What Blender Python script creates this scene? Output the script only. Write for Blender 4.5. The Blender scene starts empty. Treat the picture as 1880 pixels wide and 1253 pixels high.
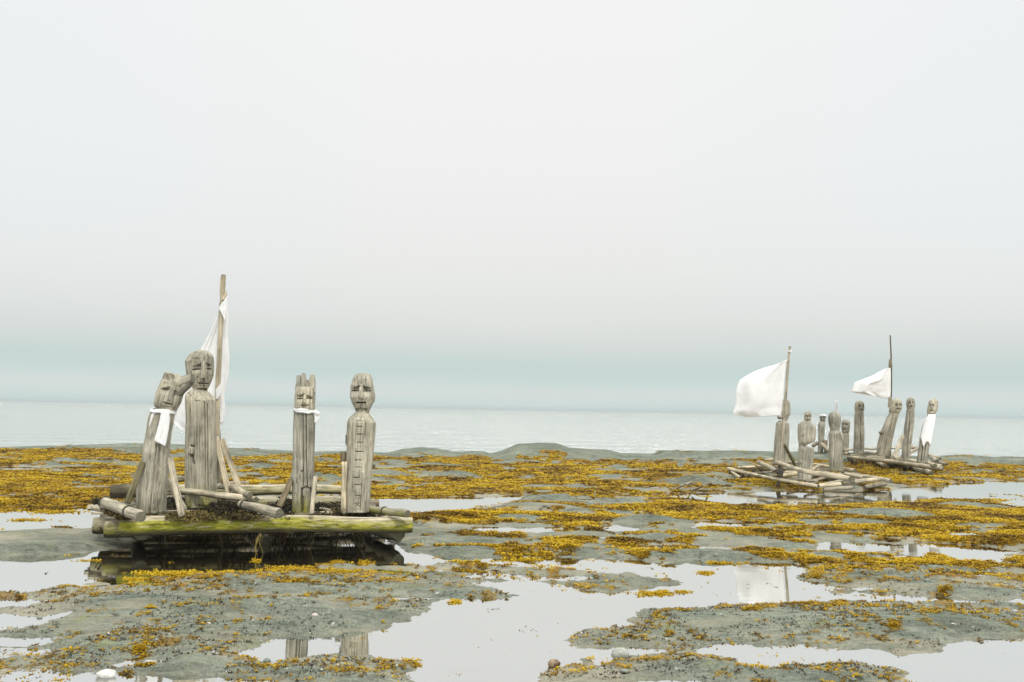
import bpy, math, random
import numpy as np
from mathutils import Vector, Matrix
R = math.radians
rng = np.random.default_rng(7); random.seed(7)
sc = bpy.context.scene
col = sc.collection
# ------------------------------------------------------------------ camera
FPX = 1671.0; CX = 940.0; CY = 626.5; HC = 1.8
PITCH = math.atan(125.3/FPX); ROLL = 0.0173
Fv = np.array([0, math.cos(PITCH), math.sin(PITCH)])
U0 = np.array([0, -math.sin(PITCH), math.cos(PITCH)]); R0 = np.array([1., 0, 0])
Rv = R0*math.cos(ROLL)+U0*math.sin(ROLL); Uv = U0*math.cos(ROLL)-R0*math.sin(ROLL)
cd = bpy.data.cameras.new('camera'); cam = bpy.data.objects.new('camera', cd); col.objects.link(cam)
cam.matrix_world = Matrix(((Rv[0], Uv[0], -Fv[0], 0), (Rv[1], Uv[1], -Fv[1], 0), (Rv[2], Uv[2], -Fv[2], HC), (0, 0, 0, 1)))
cd.sensor_width = 36; cd.lens = FPX/1880*36; cd.clip_start = 0.1; cd.clip_end = 30000
sc.camera = cam
# ------------------------------------------------------------------ sky, sun, exposure
SUN_EL, SUN_AZ = 52, 160      # azimuth from +Y clockwise: behind the camera, to the right
wd = bpy.data.worlds.new('World'); sc.world = wd; wd.use_nodes = True
nt = wd.node_tree; N = nt.nodes; L = nt.links
for n in list(N): N.remove(n)
def s2l(c): return tuple(((v/255)/12.92 if v/255 <= .04045 else ((v/255+.055)/1.055)**2.4) for v in c)
out = N.new('ShaderNodeOutputWorld'); sky = N.new('ShaderNodeTexSky'); sky.sky_type = 'NISHITA'; sky.sun_disc = False
sky.sun_elevation = R(SUN_EL); sky.sun_rotation = R(SUN_AZ)
b1 = N.new('ShaderNodeBackground'); b1.inputs[1].default_value = .06; L.new(sky.outputs[0], b1.inputs[0])
tc = N.new('ShaderNodeTexCoord'); sp = N.new('ShaderNodeSeparateXYZ'); L.new(tc.outputs['Generated'], sp.inputs[0])
nz = N.new('ShaderNodeTexNoise'); nz.inputs['Scale'].default_value = 1.6; nz.inputs['Detail'].default_value = 3
mp = N.new('ShaderNodeMapping'); mp.inputs['Scale'].default_value = (1, 1, 5); L.new(tc.outputs['Generated'], mp.inputs[0]); L.new(mp.outputs[0], nz.inputs['Vector'])
as_ = N.new('ShaderNodeMath'); as_.operation = 'ARCSINE'; L.new(sp.outputs[2], as_.inputs[0])
dg = N.new('ShaderNodeMath'); dg.operation = 'MULTIPLY'; dg.inputs[1].default_value = 180/math.pi/90; L.new(as_.outputs[0], dg.inputs[0])
wob = N.new('ShaderNodeMath'); wob.operation = 'MULTIPLY_ADD'; wob.inputs[1].default_value = .020; L.new(nz.outputs[0], wob.inputs[0]); 
sb = N.new('ShaderNodeMath'); sb.operation = 'SUBTRACT'; sb.inputs[1].default_value = .010; L.new(dg.outputs[0], sb.inputs[0]); L.new(sb.outputs[0], wob.inputs[2])
cr = N.new('ShaderNodeValToRGB'); L.new(wob.outputs[0], cr.inputs[0])
stops = [(0, (199, 217, 213)), (.5, (207, 220, 217)), (1.1, (213, 220, 218)), (1.7, (204, 218, 215)), (2.3, (196, 213, 210)), (3.0, (199, 214, 211)),
         (3.9, (210, 217, 214)), (5.5, (221, 224, 221)), (9, (232, 233, 231)), (15, (238, 239, 238)), (25, (242, 242, 242)), (45, (255, 255, 255))]
els = cr.color_ramp.elements
for i, (e, c) in enumerate(stops):
    el = els[i] if i < 2 else els.new(e/90)
    el.position = e/90; el.color = (*s2l(c), 1)
e9 = els.new(.95); e9.color = (1, 1, 1, 1)
cm = N.new('ShaderNodeMixRGB'); cm.blend_type = 'MIX'; cm.inputs[2].default_value = (*s2l((226, 236, 241)), 1); L.new(cr.outputs[0], cm.inputs[1])
# slightly bluer cloud away from the middle of the view
ax = N.new('ShaderNodeMath'); ax.operation = 'ABSOLUTE'; L.new(sp.outputs[0], ax.inputs[0])
mr = N.new('ShaderNodeMapRange'); mr.inputs[1].default_value = .15; mr.inputs[2].default_value = .6; mr.inputs[4].default_value = .42; L.new(ax.outputs[0], mr.inputs[0])
mr2 = N.new('ShaderNodeMapRange'); mr2.inputs[1].default_value = .06; mr2.inputs[2].default_value = .2; L.new(sp.outputs[2], mr2.inputs[0])
mm = N.new('ShaderNodeMath'); mm.operation = 'MULTIPLY'; L.new(mr.outputs[0], mm.inputs[0]); L.new(mr2.outputs[0], mm.inputs[1]); L.new(mm.outputs[0], cm.inputs[0])
# the overcast is brighter overhead than near the horizon
st = N.new('ShaderNodeMapRange'); st.inputs[1].default_value = .42; st.inputs[2].default_value = 1.0; st.inputs[3].default_value = 1.03; st.inputs[4].default_value = 2.1; L.new(sp.outputs[2], st.inputs[0])
b2 = N.new('ShaderNodeBackground'); L.new(cm.outputs[0], b2.inputs[0]); L.new(st.outputs[0], b2.inputs[1])
mx = N.new('ShaderNodeMixShader'); mx.inputs[0].default_value = .98; L.new(b1.outputs[0], mx.inputs[1]); L.new(b2.outputs[0], mx.inputs[2]); L.new(mx.outputs[0], out.inputs[0])
sl = bpy.data.lights.new('sun', 'SUN'); sl.energy = 2.1; sl.angle = R(12); sl.color = (1, .96, .88)
so = bpy.data.objects.new('sun', sl); col.objects.link(so)
sdir = Vector((math.sin(R(SUN_AZ))*math.cos(R(SUN_EL)), math.cos(R(SUN_AZ))*math.cos(R(SUN_EL)), math.sin(R(SUN_EL))))
so.rotation_euler = sdir.to_track_quat('Z', 'Y').to_euler(); so.location = (0, 0, 30)
sc.view_settings.view_transform = 'Standard'; sc.view_settings.look = 'None'
sc.view_settings.exposure = 0.0; sc.view_settings.gamma = 1
sc.render.engine = 'CYCLES'; sc.render.resolution_x = 1024; sc.render.resolution_y = 682
# ------------------------------------------------------------------ picture point -> world point
def ray(px, py):
    return Fv+((px-CX)/FPX)*Rv-((py-CY)/FPX)*Uv
def at_y(px, py, Y):
    d = ray(px, py); return d*(Y/d[1])+np.array([0, 0, HC])
def at_z(px, py, z):
    d = ray(px, py); return d*((z-HC)/d[2])+np.array([0, 0, HC])
def proj(P):
    P = np.asarray(P)-np.array([0, 0, HC]); w = P@Fv
    return CX+FPX*(P@Rv)/w, CY-FPX*(P@Uv)/w
# ------------------------------------------------------------------ noise
def _h(ix, iy, s):
    h = (ix.astype(np.int64)*374761393+iy.astype(np.int64)*668265263+s*974634777) & 0xffffffff
    h = ((h ^ (h >> 13))*1274126177) & 0xffffffff
    return ((h ^ (h >> 16)) & 0xffff)/65535.0
def vn(x, y, s=0):
    x = np.asarray(x, float); y = np.asarray(y, float)
    ix = np.floor(x); iy = np.floor(y); fx = x-ix; fy = y-iy
    fx = fx*fx*fx*(fx*(fx*6-15)+10); fy = fy*fy*fy*(fy*(fy*6-15)+10)
    a = _h(ix, iy, s); b = _h(ix+1, iy, s); c = _h(ix, iy+1, s); d = _h(ix+1, iy+1, s)
    return (a*(1-fx)+b*fx)*(1-fy)+(c*(1-fx)+d*fx)*fy
def fbm(x, y, o=4, s=0, g=.5):
    t = 0; a = 1; n = 0
    for i in range(o):
        t = t+a*vn(x*2**i+i*17.3, y*2**i-i*9.1, s+i*31); n += a; a *= g
    return t/n
def sst(a, b, x):
    t = np.clip((x-a)/(b-a), 0, 1); return t*t*(3-2*t)
# ------------------------------------------------------------------ mesh helpers
def mesh(name, V, F, mat, parent=None, attrs=None, smooth=True, loc=None):
    """F: list of int arrays (n,k). Vertices in world coordinates; the object sits at its thing's base."""
    V = np.asarray(V, float)
    me = bpy.data.meshes.new(name)
    if not isinstance(F, (list, tuple)): F = [F]
    F = [np.asarray(f, np.int32) for f in F if len(f)]
    lv = np.concatenate([f.ravel() for f in F]); tot = np.concatenate([np.full(len(f), f.shape[1], np.int32) for f in F])
    me.vertices.add(len(V)); me.loops.add(len(lv)); me.polygons.add(len(tot))
    o = bpy.data.objects.new(name, me); col.objects.link(o)
    if parent is not None:
        rt = parent
        while rt.parent is not None: rt = rt.parent
        off = np.array(rt['_b']); o.parent = parent
    else:
        off = np.array(loc if loc is not None else (0, 0, 0), float); o.location = off; o['_b'] = [float(v) for v in off]
    me.vertices.foreach_set('co', (V-off).ravel().astype(np.float32))
    me.loops.foreach_set('vertex_index', lv)
    me.polygons.foreach_set('loop_start', np.concatenate([[0], np.cumsum(tot)[:-1]]).astype(np.int32))
    me.polygons.foreach_set('loop_total', tot)
    me.update(calc_edges=True); me.validate()
    if smooth: me.polygons.foreach_set('use_smooth', np.ones(len(me.polygons), bool))
    for k, v in (attrs or {}).items():
        v = np.asarray(v, np.float32)
        if v.ndim == 2:
            a = me.attributes.new(k, 'FLOAT_VECTOR', 'POINT'); a.data.foreach_set('vector', v.ravel())
        else:
            a = me.attributes.new(k, 'FLOAT', 'POINT'); a.data.foreach_set('value', v)
    me.materials.append(mat)
    return o
def tag(o, label, cat, group=None, kind=None):
    if label: o['label'] = label
    if cat: o['category'] = cat
    if group: o['group'] = group
    if kind: o['kind'] = kind
    return o
def thing(name, label, cat, loc, group=None):
    o = bpy.data.objects.new(name, None); col.objects.link(o); o.empty_display_size = .2
    o.location = [float(v) for v in loc]; o['_b'] = [float(v) for v in loc]
    return tag(o, label, cat, group)
def gridfaces(nr, nc, wrap=False):
    r = np.arange(nr-1)[:, None]; c = np.arange(nc if wrap else nc-1)[None, :]; c2 = (c+1) % nc
    a = r*nc+c; b = r*nc+c2; d = (r+1)*nc+c2; e = (r+1)*nc+c
    return np.stack([a, b, d, e], -1).reshape(-1, 4)
# ------------------------------------------------------------------ materials
def newmat(name):
    m = bpy.data.materials.new(name); m.use_nodes = True
    n = m.node_tree.nodes; l = m.node_tree.links
    return m, n, l, n['Principled BSDF']
def attr(n, name):
    a = n.new('ShaderNodeAttribute'); a.attribute_name = name; return a
def noise(n, l, vec, scale, detail=4, rough=.6, mscale=None):
    if mscale is not None:
        m = n.new('ShaderNodeMapping'); m.inputs['Scale'].default_value = mscale; l.new(vec, m.inputs[0]); vec = m.outputs[0]
    t = n.new('ShaderNodeTexNoise'); t.inputs['Scale'].default_value = scale; t.inputs['Detail'].default_value = detail; t.inputs['Roughness'].default_value = rough
    l.new(vec, t.inputs['Vector']); return t.outputs[0]
def ramp(n, l, fac, stops):
    r = n.new('ShaderNodeValToRGB'); l.new(fac, r.inputs[0])
    for i, (p, c) in enumerate(stops):
        e = r.color_ramp.elements[i] if i < 2 else r.color_ramp.elements.new(p)
        e.position = p; e.color = (*c, 1) if len(c) == 3 else c
    return r.outputs[0]
def mixc(n, l, fac, a, b, mode='MIX'):
    m = n.new('ShaderNodeMixRGB'); m.blend_type = mode
    for s, v in ((0, fac), (1, a), (2, b)):
        if isinstance(v, (int, float)): m.inputs[s].default_value = v
        elif isinstance(v, tuple): m.inputs[s].default_value = (*v, 1)
        else: l.new(v, m.inputs[s])
    return m.outputs[0]
def mth(n, l, op, a, b=None, clamp=False):
    m = n.new('ShaderNodeMath'); m.operation = op; m.use_clamp = clamp
    for s, v in ((0, a), (1, b)):
        if v is None: continue
        if isinstance(v, (int, float)): m.inputs[s].default_value = v
        else: l.new(v, m.inputs[s])
    return m.outputs[0]
def bump(n, l, h, strength, dist, bs, prev=None):
    b = n.new('ShaderNodeBump'); b.inputs['Strength'].default_value = strength; b.inputs['Distance'].default_value = dist
    l.new(h, b.inputs['Height'])
    if prev is not None: l.new(prev, b.inputs['Normal'])
    if bs is not None: l.new(b.outputs[0], bs.inputs['Normal'])
    return b.outputs[0]
def wood_mat(name, light, mid, dark, contrast=1.0):
    m, n, l, bs = newmat(name)
    gc = attr(n, 'gc').outputs['Vector']
    g1 = noise(n, l, gc, 1, 5, .65, (38, 38, 1.6)); g2 = noise(n, l, gc, 1, 3, .6, (120, 120, 5)); g3 = noise(n, l, gc, 3.2, 4, .6)
    c = ramp(n, l, g1, [(.30, dark), (.47, mid), (.68, light)])
    f = ramp(n, l, g2, [(.32, (.55, .54, .52)), (.5, (1, 1, 1))]); c = mixc(n, l, .8*contrast, c, f, 'MULTIPLY')
    blot = ramp(n, l, g3, [(.34, (.60, .60, .57)), (.62, (1.15, 1.12, 1.06))]); c = mixc(n, l, .9, c, blot, 'MULTIPLY')
    # drying checks: thin dark splits along the grain
    ck = noise(n, l, gc, 1, 2, .5, (26, 26, .9)); ck = mth(n, l, 'ABSOLUTE', mth(n, l, 'SUBTRACT', ck, .5))
    ckm = ramp(n, l, ck, [(.0, (1, 1, 1)), (.007, (0, 0, 0))]); c = mixc(n, l, mth(n, l, 'MULTIPLY', ckm, .75), c, (.07, .06, .045))
    oi = n.new('ShaderNodeObjectInfo'); c = mixc(n, l, .85, c, ramp(n, l, oi.outputs['Random'], [(0, (.76, .78, .78)), (.5, (1.0, 1.0, .98)), (1, (1.18, 1.14, 1.06))]), 'MULTIPLY')
    mo = attr(n, 'moss').outputs['Fac']; mn = noise(n, l, gc, 1, 6, .7, (22, 22, 4))
    mf = mth(n, l, 'MULTIPLY', mo, ramp(n, l, mn, [(.36, (.15, .15, .15)), (.54, (1, 1, 1))]), True)
    mcol = ramp(n, l, noise(n, l, gc, 1, 5, .7, (30, 30, 6)), [(.34, (.07, .075, .010)), (.5, (.24, .24, .022)), (.66, (.44, .41, .06))]); c = mixc(n, l, mf, c, mcol)
    wt = attr(n, 'wet').outputs['Fac']; c = mixc(n, l, wt, c, (.045, .038, .022))  # wet wood tone, also used as painted shade under and between logs
    cv = attr(n, 'carve').outputs['Fac']; c = mixc(n, l, mth(n, l, 'MULTIPLY', cv, .8), c, (.05, .043, .032))  # grime and painted shade in the carved grooves and eye sockets
    ct = attr(n, 'cut').outputs['Fac']
    ln = n.new('ShaderNodeVectorMath'); ln.operation = 'LENGTH'; mm = n.new('ShaderNodeMapping'); mm.inputs['Scale'].default_value = (1, 1, 0); l.new(gc, mm.inputs[0]); l.new(mm.outputs[0], ln.inputs[0])
    sn = mth(n, l, 'SINE', mth(n, l, 'MULTIPLY', ln.outputs['Value'], 900)); rg = ramp(n, l, sn, [(.2, (.07, .07, .045)), (.8, (.14, .14, .095))])
    c = mixc(n, l, mth(n, l, 'MULTIPLY', ct, .8), c, rg)
    l.new(c, bs.inputs['Base Color']); bs.inputs['Roughness'].default_value = .82; bs.inputs['Specular IOR Level'].default_value = .25
    h = mth(n, l, 'ADD', mth(n, l, 'MULTIPLY', g1, .6), mth(n, l, 'MULTIPLY', g2, .4)); h = mth(n, l, 'SUBTRACT', h, mth(n, l, 'MULTIPLY', ckm, .8))
    bump(n, l, h, .9, .012, bs)
    return m
M_fig = wood_mat('carved_driftwood', (.55, .53, .46), (.395, .378, .320), (.15, .14, .115))
M_log = wood_mat('bleached_log', (.70, .64, .51), (.52, .465, .36), (.21, .18, .13), .9)
M_grey = wood_mat('grey_driftwood', (.58, .54, .45), (.42, .38, .30), (.21, .185, .14), .8)
M_brown = wood_mat('weathered_dark_wood', (.30, .26, .185), (.19, .16, .11), (.085, .07, .045), .8)

def cloth_mat():
    m, n, l, bs = newmat('white_cloth')
    ge = n.new('ShaderNodeNewGeometry').outputs['Position']
    c = ramp(n, l, noise(n, l, ge, 3, 4), [(.3, (.87, .87, .88)), (.7, (.93, .93, .93))])
    l.new(c, bs.inputs['Base Color']); bs.inputs['Roughness'].default_value = .9; bs.inputs['Specular IOR Level'].default_value = .1
    tr = n.new('ShaderNodeBsdfTranslucent'); l.new(c, tr.inputs[0]); mxs = n.new('ShaderNodeMixShader'); mxs.inputs[0].default_value = .15
    l.new(bs.outputs[0], mxs.inputs[1]); l.new(tr.outputs[0], mxs.inputs[2]); l.new(mxs.outputs[0], n['Material Output'].inputs[0])
    bump(n, l, noise(n, l, ge, 9, 3), .5, .02, bs)
    return m
M_cloth = cloth_mat()
def plain(name, c1, c2, scale=20, rough=.8, b=.4, bd=.01):
    m, n, l, bs = newmat(name)
    ge = n.new('ShaderNodeNewGeometry').outputs['Position']; t = noise(n, l, ge, scale, 5)
    l.new(ramp(n, l, t, [(.35, c1), (.62, c2)]), bs.inputs['Base Color']); bs.inputs['Roughness'].default_value = rough
    bump(n, l, t, b, bd, bs); return m
M_rope = plain('rope', (.10, .09, .07), (.25, .23, .19), 60)
M_lash = plain('dark_lashing', (.02, .02, .018), (.08, .075, .06), 60)
M_stw = plain('pale_stone', (.42, .42, .39), (.68, .67, .63), 14, .6)
M_stg = plain('green_grey_stone', (.10, .12, .10), (.25, .28, .23), 10, .45)
M_sto = plain('olive_grey_stone', (.20, .21, .17), (.42, .43, .37), 10, .35)
M_stb = plain('brown_stone', (.10, .06, .03), (.45, .33, .2), 16, .5)
M_stp = plain('pink_stone', (.36, .30, .26), (.60, .52, .46), 16, .6)

def weed_mat(name, lo, mid, hi):
    m, n, l, bs = newmat(name)
    c = ramp(n, l, attr(n, 'tone').outputs['Fac'], [(.0, lo), (.45, mid), (1.0, hi)])
    l.new(c, bs.inputs['Base Color']); bs.inputs['Roughness'].default_value = .6; bs.inputs['Specular IOR Level'].default_value = .12
    tr = n.new('ShaderNodeBsdfTranslucent'); l.new(c, tr.inputs[0]); mxs = n.new('ShaderNodeMixShader'); mxs.inputs[0].default_value = .25
    l.new(bs.outputs[0], mxs.inputs[1]); l.new(tr.outputs[0], mxs.inputs[2]); l.new(mxs.outputs[0], n['Material Output'].inputs[0])
    return m
M_weed = weed_mat('golden_rockweed', (.10, .058, .012), (.37, .225, .010), (.57, .395, .018))
M_dry = weed_mat('dried_seaweed', (.012, .011, .009), (.07, .055, .025), (.26, .20, .06))

def ground_mat():
    m, n, l, bs = newmat('tidal_rock')
    P = n.new('ShaderNodeNewGeometry').outputs['Position']
    sd = attr(n, 'sd').outputs['Fac']; wd_ = attr(n, 'weed').outputs['Fac']
    n1 = noise(n, l, P, 1, 6, .6, (.9, 1.5, 3)); n2 = noise(n, l, P, 1, 5, .65, (5, 16, 30)); n3 = noise(n, l, P, 28, 4, .6); n4 = noise(n, l, P, 1.3, 5, .65)
    c = ramp(n, l, n1, [(.30, (.115, .138, .108)), (.5, (.185, .208, .168)), (.72, (.275, .292, .235))])
    c = mixc(n, l, .75, c, ramp(n, l, n2, [(.34, (.45, .47, .46)), (.5, (1, 1, 1)), (.68, (1.3, 1.27, 1.2))]), 'MULTIPLY')
    strat = noise(n, l, P, 1, 5, .7, (1.6, 11, 6)); c = mixc(n, l, .55, c, ramp(n, l, strat, [(.36, (.62, .64, .62)), (.5, (1, 1, 1)), (.66, (1.35, 1.32, 1.22))]), 'MULTIPLY')
    c = mixc(n, l, mth(n, l, 'MULTIPLY', attr(n, 'crack').outputs['Fac'], .6), c, (.04, .045, .035))
    grit = noise(n, l, P, 55, 3, .7); c = mixc(n, l, .8, c, ramp(n, l, grit, [(.34, (.55, .55, .5)), (.5, (1, 1, 1)), (.68, (1.3, 1.28, 1.2))]), 'MULTIPLY')
    # silt and sand lying in the low places by the water
    dry = mth(n, l, 'SUBTRACT', 1.0, mth(n, l, 'MULTIPLY', attr(n, 'bare').outputs['Fac'], .85), True)
    silt = ramp(n, l, n4, [(.3, (.27, .24, .165)), (.7, (.40, .365, .265))])
    low = mth(n, l, 'SUBTRACT', 1.0, mth(n, l, 'MULTIPLY', sd, 1.7), True)
    lf = mth(n, l, 'MULTIPLY', low, ramp(n, l, n4, [(.36, (0, 0, 0)), (.60, (1, 1, 1))]), True)
    c = mixc(n, l, mth(n, l, 'MULTIPLY', mth(n, l, 'MULTIPLY', lf, .8), dry), c, silt)
    patch = ramp(n, l, noise(n, l, P, 1, 5, .7, (.8, 2.2, 1)), [(.48, (0, 0, 0)), (.64, (1, 1, 1))]); c = mixc(n, l, mth(n, l, 'MULTIPLY', mth(n, l, 'MULTIPLY', patch, .6), dry), c, silt)
    # film of green and yellow algae
    gp = ramp(n, l, noise(n, l, P, 1.9, 5, .7), [(.60, (0, 0, 0)), (.72, (1, 1, 1))]); c = mixc(n, l, mth(n, l, 'MULTIPLY', gp, .45), c, (.26, .27, .05))
    # barnacles, snails and wet pits
    vo = n.new('ShaderNodeTexVoronoi'); vo.inputs['Scale'].default_value = 13; vo.inputs['Randomness'].default_value = 1; l.new(P, vo.inputs['Vector'])
    dsp = ramp(n, l, vo.outputs['Distance'], [(.10, (1, 1, 1)), (.17, (0, 0, 0))]); dsp = mth(n, l, 'MULTIPLY', dsp, ramp(n, l, noise(n, l, P, 2.2, 3), [(.45, (0, 0, 0)), (.6, (1, 1, 1))]))
    c = mixc(n, l, mth(n, l, 'MULTIPLY', dsp, .85), c, (.045, .045, .03))
    c = mixc(n, l, mth(n, l, 'MULTIPLY', ramp(n, l, n3, [(.60, (0, 0, 0)), (.72, (1, 1, 1))]), .35), c, (.10, .10, .06))
    # mat of rockweed
    wn = noise(n, l, P, 9, 5, .7); wc = ramp(n, l, wn, [(.32, (.05, .035, .014)), (.50, (.22, .125, .014)), (.70, (.46, .28, .02))])
    wf = mth(n, l, 'MULTIPLY', mth(n, l, 'ADD', wd_, mth(n, l, 'MULTIPLY', mth(n, l, 'SUBTRACT', wn, .5), .8)), 1.4, True)
    wf = mth(n, l, 'MULTIPLY', wf, mth(n, l, 'MULTIPLY', wd_, 4, True))
    c = mixc(n, l, wf, c, wc)
    # bed of the pools
    und = mth(n, l, 'MULTIPLY', mth(n, l, 'MULTIPLY', sd, -1.0), 5.0, True)
    c = mixc(n, l, und, c, ramp(n, l, n4, [(.35, (.13, .11, .05)), (.65, (.30, .27, .17))]))
    l.new(c, bs.inputs['Base Color'])
    rr = n.new('ShaderNodeMapRange'); rr.inputs[1].default_value = 0; rr.inputs[2].default_value = .35; rr.inputs[3].default_value = .38; rr.inputs[4].default_value = .9; l.new(sd, rr.inputs[0]); l.new(rr.outputs[0], bs.inputs['Roughness'])
    bs.inputs['Specular IOR Level'].default_value = .16
    b0 = bump(n, l, n2, 1.0, .06, None); b1_ = bump(n, l, n3, .8, .02, None, b0); bump(n, l, wn, .0, .02, bs, b1_)
    return m
M_ground = ground_mat()
def water_mat(name, power, tint, wave_scale, wave_m, wstr, wdist, rough, deep=None):
    m, n, l, bs = newmat(name); n.remove(bs)
    P = n.new('ShaderNodeNewGeometry').outputs['Position']
    h = noise(n, l, P, wave_scale, 4, .6, wave_m); b = bump(n, l, h, wstr, wdist, None)
    if deep is not None:      # long low swell and patches of ruffled water
        h2 = noise(n, l, P, 1, 5, .65, (.045, .28, 1)); b = bump(n, l, h2, 1, 3.0, None, b)
    fr = n.new('ShaderNodeFresnel'); fr.inputs[0].default_value = 1.33; l.new(b, fr.inputs['Normal'])
    f = mth(n, l, 'POWER', fr.outputs[0], power, True)
    gl = n.new('ShaderNodeBsdfGlossy'); gl.inputs['Roughness'].default_value = rough; gl.inputs[0].default_value = (.97, .975, .955, 1) if deep is None else (.95, .955, .93, 1); l.new(b, gl.inputs['Normal'])
    if deep is None:
        tr = n.new('ShaderNodeBsdfTransparent'); tr.inputs[0].default_value = (*tint, 1)
    else:
        tr = n.new('ShaderNodeBsdfDiffuse'); tr.inputs[0].default_value = (*deep, 1)
    mxs = n.new('ShaderNodeMixShader'); l.new(f, mxs.inputs[0]); l.new(tr.outputs[0], mxs.inputs[1]); l.new(gl.outputs[0], mxs.inputs[2]); l.new(mxs.outputs[0], n['Material Output'].inputs[0])
    return m
M_water = water_mat('pool_water', .14, (.85, .86, .78), 1, (1.2, 5, 1), .05, .02, .004)
M_sea = water_mat('sea_water', .33, (1, 1, 1), 1, (.45, 2.6, 1), 1, .5, .05, (.27, .295, .275))
# ------------------------------------------------------------------ terrain: pools, domes, height
POOLS = [
 [(690, 997), (728, 1006), (758, 1016), (845, 1020), (932, 1025), (1072, 1023), (1166, 1029), (1218, 1037), (1274, 1027), (1444, 1033), (1501, 1040), (1490, 1050), (1444, 1060), (1520, 1074), (1614, 1080), (1520, 1088), (1727, 1097), (1880, 1101), (2150, 1100), (2150, 1113), (1880, 1109), (1557, 1105), (1530, 1110), (1444, 1109), (1300, 1115), (1189, 1122), (1159, 1152), (1042, 1161), (1034, 1187), (1166, 1190), (1234, 1195), (1220, 1203), (1128, 1210), (1015, 1225), (977, 1253), (960, 1500), (790, 1500), (762, 1253), (732, 1233), (765, 1218), (675, 1207), (595, 1208), (510, 1217), (425, 1200), (470, 1180), (527, 1167), (626, 1167), (687, 1160), (774, 1127), (789, 1108), (826, 1100), (955, 1101), (921, 1082), (853, 1069), (958, 1065), (1034, 1072), (1128, 1084), (1204, 1082), (1272, 1070), (1166, 1055), (1072, 1050), (917, 1040), (875, 1033), (774, 1040), (747, 1043), (700, 1040)],
 [(-300, 1027), (0, 1022), (165, 1014), (230, 1000), (280, 985), (400, 978), (500, 980), (640, 978), (690, 985), (728, 1004), (752, 1042), (690, 1040), (620, 1036), (560, 1045), (450, 1052), (330, 1062), (200, 1070), (130, 1078), (60, 1090), (-300, 1096)],  # extended under the raft: its dark mirror image stands in for shaded rock
 [(560, 1046), (620, 1044), (740, 1046), (820, 1048), (800, 1054), (740, 1056), (620, 1054)],
 [(-300, 936), (60, 935), (160, 930), (230, 938), (300, 950), (260, 966), (150, 972), (60, 975), (-300, 980)],
 [(585, 1096), (640, 1093), (790, 1097), (790, 1103), (650, 1103)],
 [(1262, 1186), (1331, 1183), (1595, 1190), (1652, 1202), (1727, 1191), (1746, 1176), (1880, 1168), (2200, 1160), (2200, 1500), (1700, 1500), (1670, 1240), (1630, 1225), (1500, 1219), (1370, 1223), (1350, 1210), (1290, 1200)],
 [(1160, 1243), (1270, 1246), (1320, 1262), (1150, 1270)],
 [(630, 916), (740, 912), (865, 912), (977, 910), (930, 925), (865, 935), (800, 942), (757, 947), (690, 940), (620, 935)],
 [(1130, 910), (1180, 907), (1331, 905), (1345, 903), (1480, 901), (1630, 900), (1670, 893), (1727, 888), (1880, 881), (2200, 874), (2200, 946), (1880, 936), (1822, 921), (1727, 917), (1640, 926), (1500, 931), (1440, 932), (1342, 931), (1274, 920), (1180, 914)],
 [(868, 965), (900, 968), (950, 970), (1010, 967), (1050, 964), (1045, 977), (980, 980), (870, 979)], [(1085, 969), (1130, 964), (1190, 962), (1186, 976), (1110, 979)],
 [(1258, 959), (1290, 956), (1378, 956), (1378, 969), (1270, 972)], [(1700, 976), (1760, 970), (1840, 975), (1835, 987), (1750, 988)],
 [(1495, 992), (1560, 995), (1680, 997), (1750, 1001), (1840, 1005), (1875, 1014), (1840, 1029), (1760, 1034), (1710, 1022), (1640, 1015), (1560, 1012), (1500, 1009)],
 [(1640, 1020), (1700, 1018), (1715, 1025), (1650, 1027)], [(1560, 1036), (1600, 1038), (1610, 1044), (1565, 1042)], [(1820, 1036), (1860, 1034), (1870, 1042), (1830, 1042)],
 [(935, 999), (975, 1002), (1012, 1013), (1005, 1019), (960, 1009)],
 [(-300, 1098), (106, 1099), (55, 1117), (-300, 1119)], [(-300, 1128), (0, 1128), (100, 1127), (150, 1119), (92, 1143), (34, 1159), (17, 1157), (-300, 1148)],
 [(-300, 1167), (0, 1167), (112, 1171), (80, 1182), (20, 1187), (-300, 1187)], [(222, 1206), (260, 1206), (264, 1223), (230, 1223)], [(271, 1212), (284, 1214), (281, 1222), (270, 1221)],
 [(-300, 857), (60, 857), (82, 861), (60, 866), (-300, 867)], [(1000, 871), (1030, 872), (1052, 877), (1020, 880)], [(1535, 1095), (1620, 1093), (1625, 1099), (1540, 1101)],
 [(1100, 880), (1130, 880), (1130, 884), (1100, 884)],
]
POOLS_W = [np.array([at_z(x, y, 0)[:2] for x, y in p]) for p in POOLS]
def pool_sd(X, Y):
    sd = np.full(X.shape, 2.5)
    for P in POOLS_W:
        lo = P.min(0)-2.0; hi = P.max(0)+2.0
        k = np.nonzero((X > lo[0]) & (X < hi[0]) & (Y > lo[1]) & (Y < hi[1]))[0]
        if not len(k): continue
        x = X[k]; y = Y[k]; d2 = np.full(len(k), 1e9); ins = np.zeros(len(k), bool)
        for i in range(len(P)):
            ax, ay = P[i]; bx, by = P[(i+1) % len(P)]; ex, ey = bx-ax, by-ay
            t = np.clip(((x-ax)*ex+(y-ay)*ey)/(ex*ex+ey*ey+1e-12), 0, 1)
            d2 = np.minimum(d2, (x-ax-t*ex)**2+(y-ay-t*ey)**2)
            c = (ay > y) != (by > y)
            if ay != by: ins ^= c & (x < (bx-ax)*(y-ay)/(by-ay)+ax)
        d = np.sqrt(d2)*np.where(ins, -1, 1)
        sd[k] = np.minimum(sd[k], d)
    return sd
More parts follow.
